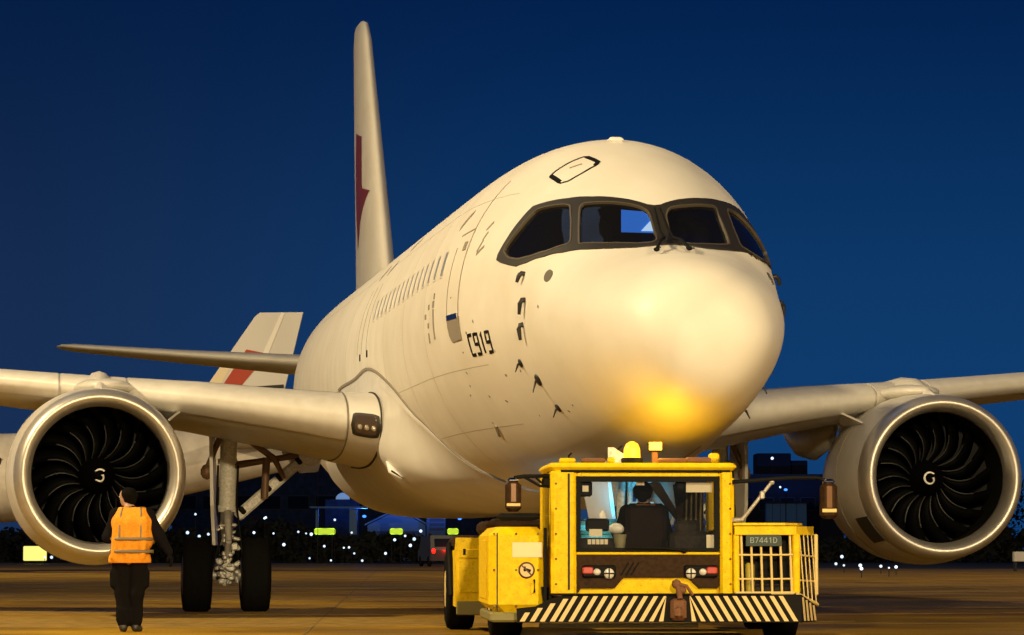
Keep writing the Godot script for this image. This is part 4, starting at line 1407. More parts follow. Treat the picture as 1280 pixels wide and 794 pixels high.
	obj("inner_door", Shape.new().prism(door, 0.5, Transform3D(Basis.IDENTITY, Vector3(0, 0, -18.0))), mats["fairing paint"], gear)

func nose_gear(t: Node3D) -> void:
	var gear := obj("nose_gear", Shape.new().tube([Vector3(0, 2.2, -4.9), Vector3(0, 1.15, -5.0)], 0.12, 16).box(Vector3(0, 1.2, -5.0), Vector3(0.34, 0.1, 0.3), 0.03), mats["gear white"], t)
	obj("piston", Shape.new().tube([Vector3(0, 1.2, -5.0), Vector3(0, 0.66, -5.02)], 0.075, 14), mats["chrome"], gear)
	wheel_pair(gear, Vector3(0, 0.68, -5.02), 0.5, 0.38, 0.22)
	obj("axle", Shape.new().tube([Vector3(-0.3, 0.68, -5.02), Vector3(0.3, 0.68, -5.02)], 0.06, 10), mats["steel"], gear)
	for s in [-1, 1]:
		obj("drag_brace", Shape.new().tube([Vector3(s * 0.12, 1.3, -4.95), Vector3(s * 0.26, 2.0, -4.0)], 0.045, 8), mats["gear white"], gear)
		obj("steering_actuator", Shape.new().tube([Vector3(s * 0.1, 1.42, -4.85), Vector3(s * 0.34, 1.42, -4.85)], 0.055, 10), mats["gear white"], gear)
		obj("taxi_lamp", Shape.new().ball(Vector3(s * 0.16, 1.66, -4.78), Vector3(0.09, 0.09, 0.05), 12), mats["lamp clear"], gear)
		var door := PackedVector2Array([Vector2(-3.5, 1.9), Vector2(-5.3, 1.78), Vector2(-5.3, 1.15), Vector2(-5.0, 1.0), Vector2(-3.8, 1.2)])
		obj("gear_door", Shape.new().prism(door, 0.04, Transform3D(Basis(Vector3(0, 0, 1), Vector3(s * 0.2, 1, 0), Vector3(1, 0, 0)), Vector3(s * 0.42 - s * 0.34, 0, 0))), mats["fairing paint"], gear)
	obj("torque_link", Shape.new().tube([Vector3(0, 1.2, -5.15), Vector3(0, 0.95, -5.35), Vector3(0, 0.72, -5.1)], 0.035, 8), mats["gear white"], gear)
	for k in 3:
		obj("hose", Shape.new().tube([Vector3(-0.1 + 0.1 * k, 2.0, -4.75), Vector3(-0.14 + 0.14 * k, 1.5, -4.72), Vector3(-0.08 + 0.08 * k, 1.0, -4.85)], 0.016, 6), mats["dark part"], gear)

# ---------------------------------------------------------------- the towing tractor
const TRACTOR_AT := Vector3(1.433, 0.0, -32.4)
const TRACTOR_TURN := 0.052

func stripes(parent: Node3D, x0: float, x1: float, lean: float, at: Transform3D, y0: float, y1: float, pitch := 0.092) -> void:
	var n := int(absf(x1 - x0) / pitch)
	for k in n:
		var x := x0 + (k + 0.25) * (x1 - x0) / n
		var w := 0.045
		var p := PackedVector2Array([Vector2(x, y0), Vector2(x + w, y0), Vector2(x + w + lean, y1), Vector2(x + lean, y1)])
		for i in 4:
			p[i].x = clampf(p[i].x, minf(x0, x1), maxf(x0, x1))
		if absf(p[0].x - p[1].x) + absf(p[2].x - p[3].x) < 0.02:
			continue
		var clean := PackedVector2Array()
		for i in 4:
			if p[i].distance_to(p[(i + 1) % 4]) > 0.004:
				clean.append(p[i])
		if clean.size() > 2:
			obj("stripe", Shape.new().prism(clean, 0.005, at), mats["stripe cream"], parent)

func build_tractor() -> void:
	var t := thing("towing_tractor", "yellow airport towing tractor with a glazed cab and striped bumper under the airliner's nose", "tractor", TRACTOR_AT, TRACTOR_TURN)
	var Y: StandardMaterial3D = mats["tractor yellow"]
	var D: StandardMaterial3D = mats["tractor dark"]
	# chassis, wheels and the arms round the nose wheel
	var ch := obj("chassis", Shape.new().box(Vector3(0.25, 0.4, -1.8), Vector3(2.6, 0.36, 3.1), 0.04), D, t)
	for s in [-1, 1]:
		obj("lifting_arm", Shape.new().box(Vector3(s * 1.25, 0.42, -5.0), Vector3(0.5, 0.5, 3.6), 0.08), D, ch)
		for z in [-1.5, -5.75]:
			var r := 0.47
			var w := obj("wheel", Shape.new().lathe([[0.03, r * 0.6], [0.0, r * 0.8], [0.02, r * 0.95], [0.07, r], [0.27, r], [0.32, r * 0.95], [0.34, r * 0.8], [0.31, r * 0.6]], Vector3(s * 1.75 - 0.17 + (0.0 if z < -3 else -s * 0.32), r, z), Vector3.RIGHT, 36), mats["tyre"], t)
			obj("rim", Shape.new().lathe([[0.02, 0.08], [0.0, 0.2], [0.05, 0.28], [0.29, 0.28], [0.34, 0.2], [0.32, 0.08]], Vector3(s * 1.75 - 0.17 + (0.0 if z < -3 else -s * 0.32), r, z), Vector3.RIGHT, 24), mats["cage cream"], w)
	obj("cradle", Shape.new().box(Vector3(0.08, 0.28, -5.1), Vector3(1.5, 0.14, 0.9), 0.03).box(Vector3(0.08, 0.5, -4.45), Vector3(1.4, 0.4, 0.12), 0.03).box(Vector3(0.08, 0.55, -5.62), Vector3(1.4, 0.3, 0.12), 0.03), mats["steel"], ch)
	# bumper with slanting stripes
	var bx := Basis(Vector3.RIGHT, 0.12)
	var bumper := obj("bumper", Shape.new().prism(PackedVector2Array([Vector2(-1.38, 0.2), Vector2(1.45, 0.2), Vector2(1.45, 0.475), Vector2(-0.9, 0.475), Vector2(-1.06, 0.43), Vector2(-1.2, 0.36), Vector2(-1.39, 0.34)]), 0.05, Transform3D(Basis.IDENTITY, Vector3(0, 0, -0.05))), mats["dark part"], t)
	stripes(bumper, -1.0, 0.10, 0.15, Transform3D(Basis.IDENTITY, Vector3(0, 0, -0.002)), 0.212, 0.462)
	for k in 4:
		var x := -1.36 + k * 0.1
		var top := 0.30 + k * 0.045
		obj("stripe", Shape.new().prism(PackedVector2Array([Vector2(x, 0.212), Vector2(x + 0.05, 0.212), Vector2(x + 0.05 + (top - 0.21) * 0.6, top), Vector2(x + (top - 0.21) * 0.6, top)]), 0.005, Transform3D(Basis.IDENTITY, Vector3(0, 0, -0.002))), mats["stripe cream"], bumper)
	stripes(bumper, 0.33, 1.44, -0.15, Transform3D(Basis.IDENTITY, Vector3(0, 0, -0.002)), 0.212, 0.462)
	var cx := Transform3D(Basis(Vector3.UP, -1.02), Vector3(1.45, 0, 0.0))
	cx.basis = Basis(Vector3(0.45, -0.0, -0.893), Vector3.UP, Vector3(0.893, 0, 0.45))
	var side := obj("bumper_corner", Shape.new().prism(PackedVector2Array([Vector2(0, 0.2), Vector2(0.46, 0.2), Vector2(0.46, 0.36), Vector2(0, 0.475)]), 0.05, cx.translated_local(Vector3(0, 0, -0.05))), mats["dark part"], t)
	for k in 4:
		var x := 0.02 + k * 0.11
		var tp := 0.462 - x * 0.25
		obj("stripe", Shape.new().prism(PackedVector2Array([Vector2(x + 0.06, 0.212), Vector2(x + 0.11, 0.212), Vector2(x + 0.05, tp - 0.01), Vector2(x, tp - 0.01)]), 0.005, cx.translated_local(Vector3(0, 0, -0.002))), mats["stripe cream"], side)
	obj("bumper_lip", Shape.new().box(Vector3(0.05, 0.478, -0.02), Vector3(2.2, 0.02, 0.09), 0.008), mats["dark part"], bumper)
	obj("tow_hook", Shape.new().box(Vector3(0.215, 0.33, 0.03), Vector3(0.16, 0.22, 0.1), 0.03).box(Vector3(0.215, 0.3, 0.1), Vector3(0.09, 0.12, 0.1), 0.03).tube([Vector3(0.215, 0.55, 0.02), Vector3(0.23, 0.43, 0.08)], 0.03, 8), mats["rust"], t)
	obj("tow_chain", Shape.new().tube([Vector3(0.16, 0.6, 0.0), Vector3(0.3, 0.56, 0.03), Vector3(0.36, 0.47, 0.03)], 0.02, 6).ball(Vector3(0.2, 0.58, 0.02), Vector3(0.05, 0.05, 0.03), 8).ball(Vector3(0.25, 0.52, 0.03), Vector3(0.05, 0.04, 0.03), 8), mats["rust"], t)
	obj("under_rail", Shape.new().box(Vector3(-0.35, 0.165, -0.3), Vector3(1.6, 0.045, 0.06), 0.01), mat("rail grey", lin(0.2, 0.22, 0.17), 0.6), t)
	# left body
	var lb := obj("left_body", Shape.new().box(Vector3(-1.365, 0.72, -1.5), Vector3(0.575, 0.86, 2.5), 0.085), Y, t)
	obj("body_skirt", Shape.new().box(Vector3(-1.365, 0.25, -1.45), Vector3(0.56, 0.1, 2.36), 0.02), mat("skirt olive", lin(0.22, 0.19, 0.06), 0.6), lb)
	obj("corner_trim", Shape.new().box(Vector3(-1.57, 0.7, -0.243), Vector3(0.012, 0.78, 0.02), 0.004), mats["dark seal"], lb)
	obj("rectangle", Shape.new().box(Vector3(-1.27, 0.92, -0.247), Vector3(0.3, 0.15, 0.006)), mat("pale sticker", lin(0.72, 0.62, 0.3), 0.3), lb)  # pale rectangle on the front of the box
	var disc := obj("prohibition_sign", Shape.new().lathe([[0, 0.078], [0.004, 0.078]], Vector3(-1.276, 0.717, -0.251), Vector3(0, 0, 1), 28), mats["stripe cream"], lb)
	var ring := Shape.new().lathe([[0, 0.066], [0, 0.083], [0.007, 0.083], [0.007, 0.066]], Vector3(-1.276, 0.717, -0.25), Vector3(0, 0, 1), 28, false)
	obj("sign_ring", ring.box(Vector3(-1.276, 0.717, -0.2455), Vector3(0.14, 0.014, 0.004), 0.0, Basis(Vector3(0, 0, 1), -0.78)), mat("sign dark red", lin(0.09, 0.025, 0.015), 0.5), disc)
	obj("sign_mark", Shape.new().box(Vector3(-1.27, 0.72, -0.2462), Vector3(0.075, 0.028, 0.003), 0.0, Basis(Vector3(0, 0, 1), -0.3)).box(Vector3(-1.295, 0.73, -0.2462), Vector3(0.022, 0.05, 0.003)), mats["black paint"], disc)
	for k in 9:
		obj("bolt", Shape.new().lathe([[0, 0.012], [0.008, 0.012], [0.011, 0.006]], Vector3(-1.6 + (k % 3) * 0.22, 0.36 + (k / 3) * 0.36, -0.251), Vector3(0, 0, 1), 8), mats["rust"] if k % 2 else mats["skirt olive"], lb)
	obj("grab_handle", Shape.new().tube([Vector3(-1.2, 0.5, -0.25), Vector3(-1.2, 0.5, -0.2), Vector3(-1.2, 0.62, -0.2), Vector3(-1.2, 0.62, -0.25)], 0.009, 6), mats["dark part"], lb)
	obj("hose", Shape.new().tube([Vector3(-1.12, 0.55, -0.24), Vector3(-1.1, 0.4, -0.2), Vector3(-1.13, 0.27, -0.22), Vector3(-1.05, 0.2, -0.3)], 0.014, 6), mats["black paint"], lb)
	obj("body_seam", Shape.new().box(Vector3(-1.09, 0.72, -0.23), Vector3(0.03, 0.84, 0.05)), mats["dark part"], lb)
	obj("side_panel", Shape.new().box(Vector3(-1.655, 0.72, -1.5), Vector3(0.016, 0.6, 1.6), 0.006), Y, lb)
	# engine deck and the box over the left rear wheel
	obj("engine_deck", Shape.new().box(Vector3(-0.75, 1.16, -3.3), Vector3(1.75, 0.14, 1.5), 0.04).box(Vector3(-0.75, 0.85, -3.3), Vector3(1.65, 0.5, 1.4), 0.04), mats["tractor brown"], t)
	for k in 6:
		obj("deck_slat", Shape.new().box(Vector3(-1.4 + k * 0.24, 1.24, -3.3), Vector3(0.16, 0.03, 1.2), 0.01), D, t)
	for s in [-1, 1]:
		var wb := obj("wheel_box", Shape.new().prism(PackedVector2Array([Vector2(-4.5, 0.28), Vector2(-4.5, 1.06), Vector2(-4.75, 0.93), Vector2(-5.1, 0.92), Vector2(-6.5, 0.9), Vector2(-6.6, 0.28)]), 0.34, Transform3D(Basis(Vector3(0, 0, 1), Vector3.UP, Vector3(1, 0, 0)), Vector3(s * 1.67 - 0.17 + (0.0 if s < 0 else -0.2), 0, 0))), Y, t)
		obj("box_top", Shape.new().box(Vector3(s * 1.67 - (0.0 if s < 0 else 0.2), 1.0, -5.7), Vector3(0.36, 0.18, 1.8), 0.06), mats["tractor brown"], wb)
		obj("box_panel", Shape.new().box(Vector3(s * 1.67 - (0.0 if s < 0 else 0.2), 0.62, -4.49), Vector3(0.27, 0.36, 0.016), 0.005), Y, wb)
		obj("box_panel", Shape.new().box(Vector3(s * 1.67 - (0.0 if s < 0 else 0.2), 0.88, -4.49), Vector3(0.27, 0.1, 0.016), 0.005), Y, wb)
		obj("box_latch", Shape.new().box(Vector3(s * 1.67 - 0.07 - (0.0 if s < 0 else 0.2), 0.9, -4.476), Vector3(0.03, 0.07, 0.012), 0.003), mats["dark part"], wb)
		obj("box_skirt", Shape.new().box(Vector3(s * 1.67 - (0.0 if s < 0 else 0.2), 0.27, -4.52), Vector3(0.32, 0.16, 0.05), 0.01), mats["skirt olive"], wb)
		obj("mudguard", Shape.new().tube([Vector3(s * 1.86, 0.3, -6.3), Vector3(s * 1.87, 0.8, -6.15), Vector3(s * 1.87, 0.98, -5.75), Vector3(s * 1.87, 0.8, -5.35), Vector3(s * 1.86, 0.4, -5.2)], 0.035, 8), mats["dark part"], wb)
	build_cab(t)
	build_cage(t)
	# mirrors
	mirror(t, Vector3(-1.41, 1.45, -0.25), 0.16, 0.3, [Vector3(-1.02, 1.66, -0.3), Vector3(-1.3, 1.655, -0.28), Vector3(-1.4, 1.64, -0.25)])
	obj("mirror_bracket", Shape.new().tube([Vector3(-1.3, 1.65, -0.28), Vector3(-1.14, 1.56, -0.3), Vector3(-1.02, 1.55, -0.3)], 0.016, 6).tube([Vector3(-1.18, 1.64, -0.28), Vector3(-1.1, 1.57, -0.28)], 0.012, 6).box(Vector3(-1.07, 1.6, -0.3), Vector3(0.1, 0.1, 0.06), 0.02), mats["dark part"], t)
	obj("mirror_base", Shape.new().box(Vector3(-1.36, 1.25, -0.35), Vector3(0.42, 0.07, 0.3), 0.03), mats["dark part"], t)
	mirror(t, Vector3(1.765, 1.41, -0.25), 0.17, 0.36, [Vector3(0.8, 1.6, -0.3), Vector3(1.4, 1.645, -0.28), Vector3(1.66, 1.645, -0.25), Vector3(1.76, 1.6, -0.25)])
	obj("hand_rail", Shape.new().tube([Vector3(0.72, 1.21, -0.35), Vector3(0.9, 1.225, -0.3), Vector3(1.04, 1.4, -0.3), Vector3(1.2, 1.6, -0.3)], [0.03, 0.022, 0.018, 0.018], 8).ball(Vector3(1.2, 1.6, -0.3), Vector3(0.03, 0.03, 0.03), 8).box(Vector3(1.1, 1.47, -0.29), Vector3(0.05, 0.08, 0.04), 0.01), mats["steel"], t)

func mirror(t: Node3D, c: Vector3, w: float, h: float, arm: Array) -> void:
	var m := obj("mirror", Shape.new().box(c, Vector3(w, h, 0.14), 0.035), mats["tractor brown"], t)
	obj("mirror_arm", Shape.new().tube(arm, 0.02, 8), mats["black paint"], m)
	obj("mirror_face", Shape.new().box(c + Vector3(0, 0.04, 0.068), Vector3(w * 0.34, h * 0.62, 0.012), 0.004), mat("warm mirror", lin(0.2, 0.1, 0.045), 0.2, 0.2), m)
	obj("mirror_band", Shape.new().box(c + Vector3(0, -h * 0.27, 0.07), Vector3(w * 0.86, h * 0.1, 0.012), 0.004), mats["cage cream"], m)
	obj("mirror_cap", Shape.new().box(c + Vector3(0, h * 0.5 + 0.015, 0), Vector3(w * 0.7, 0.05, 0.1), 0.02), mats["chrome"], m)

func build_cab(t: Node3D) -> void:
	var Y: StandardMaterial3D = mats["tractor yellow"]
	var D: StandardMaterial3D = mats["dark part"]
	var cab := obj("cab", Shape.new().box(Vector3(-0.913, 1.09, -0.28), Vector3(0.255, 1.26, 0.34), 0.03)
		.box(Vector3(0.715, 1.09, -0.22), Vector3(0.125, 1.26, 0.22), 0.025)
		.box(Vector3(-0.068, 1.667, -0.2), Vector3(1.44, 0.05, 0.16), 0.015)
		.box(Vector3(-0.068, 0.885, -0.17), Vector3(1.44, 0.03, 0.08), 0.01)
		.box(Vector3(-0.068, 0.665, -0.3), Vector3(1.44, 0.4, 0.22), 0.02), Y, t)
	obj("roof", Shape.new().box(Vector3(-0.12, 1.75, -0.95), Vector3(1.88, 0.075, 1.7), 0.03), Y, cab)
	obj("roof_gutter", Shape.new().box(Vector3(-0.09, 1.704, -0.14), Vector3(1.7, 0.024, 0.06)), D, cab)
	for x in [-1.0, 0.74]:
		obj("rear_pillar", Shape.new().box(Vector3(x, 1.1, -1.7), Vector3(0.1, 1.24, 0.12), 0.02), Y, cab)
	obj("cab_floor", Shape.new().box(Vector3(-0.13, 0.6, -1.0), Vector3(1.7, 0.05, 1.35)), mats["tractor dark"], cab)
	obj("cab_lining", Shape.new().box(Vector3(-0.13, 1.695, -1.0), Vector3(1.66, 0.03, 1.4)), mats["tractor dark"], cab)
	obj("rear_wall", Shape.new().box(Vector3(-0.13, 0.78, -1.7), Vector3(1.66, 0.5, 0.06), 0.01), mats["tractor dark"], cab)
	obj("side_window", Shape.new().box(Vector3(-1.02, 1.3, -1.0), Vector3(0.012, 0.7, 1.2)), mats["tractor glass"], cab)
	obj("side_window", Shape.new().box(Vector3(0.76, 1.3, -1.0), Vector3(0.012, 0.7, 1.2)), mats["tractor glass"], cab)
	obj("side_door", Shape.new().box(Vector3(-1.02, 0.72, -1.0), Vector3(0.05, 0.46, 1.2), 0.02), Y, cab)
	obj("side_door", Shape.new().box(Vector3(0.75, 0.72, -1.0), Vector3(0.05, 0.46, 1.2), 0.02), Y, cab)
	obj("pillar_rib", Shape.new().box(Vector3(-0.862, 1.1, -0.107), Vector3(0.02, 1.16, 0.02), 0.006), mats["dark seal"], cab)
	obj("post", Shape.new().tube([Vector3(0.80, 0.9, -0.36), Vector3(0.80, 1.64, -0.36)], 0.026, 10), Y, cab)
	for k in 10:
		var left := k % 2 == 0
		obj("bolt", Shape.new().lathe([[0, 0.011], [0.007, 0.011], [0.01, 0.006]], Vector3(-0.99 if left else 0.755, 0.58 + (k / 2) * 0.25, -0.108 if left else -0.108), Vector3(0, 0, 1), 8), mats["rust"], cab)
	obj("post_clamp", Shape.new().box(Vector3(0.8, 1.2, -0.35), Vector3(0.09, 0.07, 0.08), 0.02), D, cab)
	# windscreen
	var gk := Shape.new()
	gk.box(Vector3(-0.068, 1.625, -0.15), Vector3(1.44, 0.055, 0.05)).box(Vector3(-0.068, 0.92, -0.15), Vector3(1.44, 0.04, 0.05))
	gk.box(Vector3(-0.765, 1.272, -0.15), Vector3(0.045, 0.66, 0.05)).box(Vector3(0.625, 1.272, -0.15), Vector3(0.055, 0.66, 0.05))
	var gasket := obj("windscreen_gasket", gk, mats["black paint"], cab)
	obj("windscreen", Shape.new().box(Vector3(-0.07, 1.27, -0.16), Vector3(1.34, 0.66, 0.01)), mats["tractor glass"], gasket)
	obj("wiper_arm", Shape.new().tube([Vector3(0.28, 0.91, -0.11), Vector3(0.1, 0.935, -0.1), Vector3(-0.3, 0.94, -0.1)], [0.014, 0.01, 0.008], 6).ball(Vector3(0.29, 0.91, -0.11), Vector3(0.035, 0.025, 0.03), 8), D, cab)
	# brown panel with the lamp clusters below the windscreen
	var pn := obj("lamp_panel", Shape.new().prism(PackedVector2Array([Vector2(-0.785, 0.872), Vector2(0.65, 0.872), Vector2(0.65, 0.56), Vector2(0.63, 0.54), Vector2(0.44, 0.54), Vector2(0.33, 0.645), Vector2(-0.31, 0.645), Vector2(-0.4, 0.54), Vector2(-0.74, 0.54), Vector2(-0.76, 0.5), Vector2(-0.785, 0.5)]), 0.03, Transform3D(Basis.IDENTITY, Vector3(0, 0, -0.185))), mats["tractor brown"], cab)
	for k in 3:
		obj("panel_rib", Shape.new().box(Vector3(-0.30 + k * 0.05, 0.73, -0.152), Vector3(0.016, 0.15, 0.012), 0.004, Basis(Vector3(0, 0, 1), -0.55)), mats["dark part"], pn)
	for s in [-1, 1]:
		var c := Vector3(-0.56 if s < 0 else 0.46, 0.705, -0.145)
		var tl := obj("tail_lamp", Shape.new().box(c, Vector3(0.34, 0.125, 0.04), 0.02), mats["dark part"], pn)
		obj("red_lens", Shape.new().box(c + Vector3(s * 0.11, 0.01, 0.015), Vector3(0.11, 0.075, 0.03), 0.014), mats["tail red"], tl)
		obj("clear_lens", Shape.new().ball(c + Vector3(s * 0.02, -0.005, 0.015), Vector3(0.04, 0.035, 0.025), 12), mats["lamp clear"], tl)
		obj("round_lens", Shape.new().ball(c + Vector3(-s * 0.1, -0.02, 0.012), Vector3(0.055, 0.055, 0.025), 14), mats["lamp clear"], tl)
		obj("lens_cross", Shape.new().box(c + Vector3(-s * 0.1, -0.02, 0.036), Vector3(0.1, 0.012, 0.006)).box(c + Vector3(-s * 0.1, -0.02, 0.036), Vector3(0.012, 0.1, 0.006)), mats["dark part"], tl)
	# seats, instruments, papers behind the glass
	var seat := obj("driver_seat", Shape.new().box(Vector3(-0.045, 1.13, -0.62), Vector3(0.42, 0.52, 0.12), 0.05).box(Vector3(-0.045, 0.85, -0.85), Vector3(0.44, 0.12, 0.46), 0.05), mats["seat cloth"], cab)
	obj("seat_piping", Shape.new().box(Vector3(-0.05, 1.375, -0.57), Vector3(0.2, 0.012, 0.02), 0.004), mats["rust"], seat)
	var con := obj("console", Shape.new().box(Vector3(-0.52, 0.97, -0.42), Vector3(0.5, 0.14, 0.3), 0.03).box(Vector3(0.38, 1.0, -0.45), Vector3(0.42, 0.22, 0.26), 0.05).box(Vector3(0.36, 1.14, -0.5), Vector3(0.26, 0.16, 0.12), 0.04), mats["tractor dark"], cab)
	obj("monitor", Shape.new().box(Vector3(-0.56, 1.17, -0.34), Vector3(0.24, 0.13, 0.06), 0.02), mats["black paint"], con)
	obj("notice", Shape.new().box(Vector3(-0.58, 1.09, -0.285), Vector3(0.13, 0.075, 0.004)), mats["paper"], con)
	for k in 5:
		obj("label_strip", Shape.new().box(Vector3(-0.645 + k * 0.042, 1.0, -0.262), Vector3(0.034, 0.05, 0.004)), mats["paper"], con)
	obj("bin", Shape.new().lathe([[0, 0.05], [0.13, 0.068], [0.135, 0.06]], Vector3(-0.34, 0.94, -0.26), Vector3.UP, 14), mat("bin olive", lin(0.2, 0.18, 0.1), 0.6), con)
	obj("white_bottle", Shape.new().lathe([[0, 0.035], [0.07, 0.035], [0.09, 0.018], [0.11, 0.018]], Vector3(-0.49, 1.21, -0.5), Vector3.UP, 12), mats["white print"], con)
	obj("white_helmet", Shape.new().ball(Vector3(-0.36, 1.13, -0.45), Vector3(0.08, 0.06, 0.1), 14), mats["white print"], con)
	obj("card", Shape.new().box(Vector3(0.45, 1.545, -0.178), Vector3(0.26, 0.1, 0.004)), mats["paper"], gasket)
	obj("card", Shape.new().box(Vector3(0.565, 1.0, -0.178), Vector3(0.085, 0.14, 0.004)), mats["paper"], gasket)
	obj("card", Shape.new().box(Vector3(-0.14, 1.585, -0.178), Vector3(0.08, 0.04, 0.004)), mats["paper"], gasket)
	obj("card", Shape.new().box(Vector3(-0.69, 1.53, -0.178), Vector3(0.06, 0.06, 0.004)), mats["paper"], gasket)
	obj("speaker_box", Shape.new().box(Vector3(-0.7, 1.53, -0.23), Vector3(0.16, 0.16, 0.08), 0.02), mats["black paint"], gasket)
	obj("fan", Shape.new().lathe([[0, 0.06], [0.04, 0.065], [0.06, 0.03]], Vector3(0.27, 1.56, -0.25), Vector3(0, 0, 1), 16), mats["black paint"], gasket)
	obj("steering_wheel", Shape.new().tube(range(17).map(func(k): return Vector3(-0.06 + cos(TAU * k / 16.0) * 0.19, 1.08 + sin(TAU * k / 16.0) * 0.1, -1.35 - sin(TAU * k / 16.0) * 0.14)), 0.014, 6), mats["black paint"], cab)
	obj("curtain", Shape.new().prism(PackedVector2Array([Vector2(0.3, 1.6), Vector2(0.62, 1.6), Vector2(0.62, 1.1), Vector2(0.36, 1.1)]), 0.02, Transform3D(Basis.IDENTITY, Vector3(0.02, 0, -1.5))), mats["tractor brown"], cab)
	for k in 4:
		obj("curtain_fold", Shape.new().tube([Vector3(0.46 + k * 0.05, 1.58, -1.46), Vector3(0.45 + k * 0.05, 1.12, -1.46)], 0.012, 6), mat("curtain olive", lin(0.16, 0.13, 0.04), 0.8), cab)
	obj("grey_strut", Shape.new().prism(PackedVector2Array([Vector2(0.06, 1.62), Vector2(0.2, 1.62), Vector2(0.39, 1.3), Vector2(0.38, 1.2), Vector2(0.25, 1.38)]), 0.03, Transform3D(Basis.IDENTITY, Vector3(0, 0, -1.62))), mat("strut grey", lin(0.42, 0.42, 0.4), 0.5), cab)
	# beacon and lamps on the roof
	var base := obj("beacon", Shape.new().lathe([[0, 0.11], [0.05, 0.11], [0.06, 0.09]], Vector3(-0.19, 1.79, -0.55), Vector3.UP, 18), mats["dark part"], cab)
	obj("beacon_dome", Shape.new().lathe([[0, 0.085], [0.09, 0.082], [0.14, 0.06], [0.165, 0.02]], Vector3(-0.19, 1.85, -0.55), Vector3.UP, 20), glow("amber glow", Color(1.0, 0.66, 0.13), 2.6), base)
	var l := OmniLight3D.new()
	l.name = "beacon_light"
	base.add_child(l)
	l.position = Vector3(-0.19, 1.94, -0.55)
	l.light_color = Color(1.0, 0.8, 0.14)
	l.light_energy = 0.15
	l.light_size = 0.08
	l.omni_range = 60.0
	l.omni_attenuation = 2.0
	l.shadow_enabled = true
	var wl := obj("work_lamp", Shape.new().box(Vector3(0.04, 1.96, -0.5), Vector3(0.15, 0.1, 0.08), 0.02), mats["dark part"], cab)
	obj("lamp_face", Shape.new().box(Vector3(0.04, 1.965, -0.455), Vector3(0.13, 0.08, 0.012), 0.004), glow("warm lamp glow", Color(1.0, 0.78, 0.26), 2.2), wl)
	var l2 := OmniLight3D.new()
	l2.name = "work_light"
	wl.add_child(l2)
	l2.position = Vector3(0.07, 2.0, -0.36)
	l2.light_color = Color(1.0, 0.8, 0.14)
	l2.light_energy = 0.2
	l2.light_size = 0.08
	l2.omni_range = 60.0
	l2.omni_attenuation = 2.0
	l2.shadow_enabled = true
	obj("lamp_stem", Shape.new().box(Vector3(0.04, 1.85, -0.52), Vector3(0.06, 0.16, 0.06), 0.01), mats["rust"], wl)
	obj("lamp_bracket", Shape.new().prism(PackedVector2Array([Vector2(-0.43, 1.79), Vector2(-0.43, 1.955), Vector2(-0.37, 1.955), Vector2(-0.17, 1.82), Vector2(-0.15, 1.79)]), 0.05, Transform3D(Basis.IDENTITY, Vector3(0, 0, -0.62))), mats["steel"], cab)
	for q in [[-0.86, 0.16, 0.05], [-0.6, 0.24, 0.05], [-0.42, 0.07, 0.06], [0.2, 0.3, 0.05], [0.5, 0.34, 0.06], [0.62, 0.1, 0.1]]:
		obj("roof_fitting", Shape.new().box(Vector3(q[0], 1.79 + q[2] * 0.5, -0.35), Vector3(q[1], q[2], 0.14), 0.015), mats["rust"] if q[1] > 0.2 else Y, cab)
	obj("roof_hoop", Shape.new().tube([Vector3(-0.84, 1.79, -0.3), Vector3(-0.85, 1.86, -0.3), Vector3(-0.82, 1.89, -0.3)], 0.012, 6), D, cab)
	# work lamp at the back of the cab that lights the nose gear
	var rl := obj("rear_lamp", Shape.new().box(Vector3(-0.45, 1.2, -1.9), Vector3(0.2, 0.1, 0.08), 0.02), D, cab)
	obj("lamp_face", Shape.new().box(Vector3(-0.45, 1.2, -1.945), Vector3(0.17, 0.08, 0.012)), glow("cyan lamp glow", Color(0.45, 0.9, 1.0), 3.0), rl)
	var sp := SpotLight3D.new()
	sp.name = "rear_light"
	rl.add_child(sp)
	sp.position = Vector3(-0.45, 1.2, -2.02)
	sp.rotation = Vector3(-0.05, -0.12, 0)
	sp.light_color = Color(0.3, 0.8, 1.0)
	sp.light_energy = 18.0
	sp.light_size = 0.1
	sp.spot_angle = 24.0
	sp.spot_range = 40.0
	sp.spot_attenuation = 2.0
	sp.shadow_enabled = true

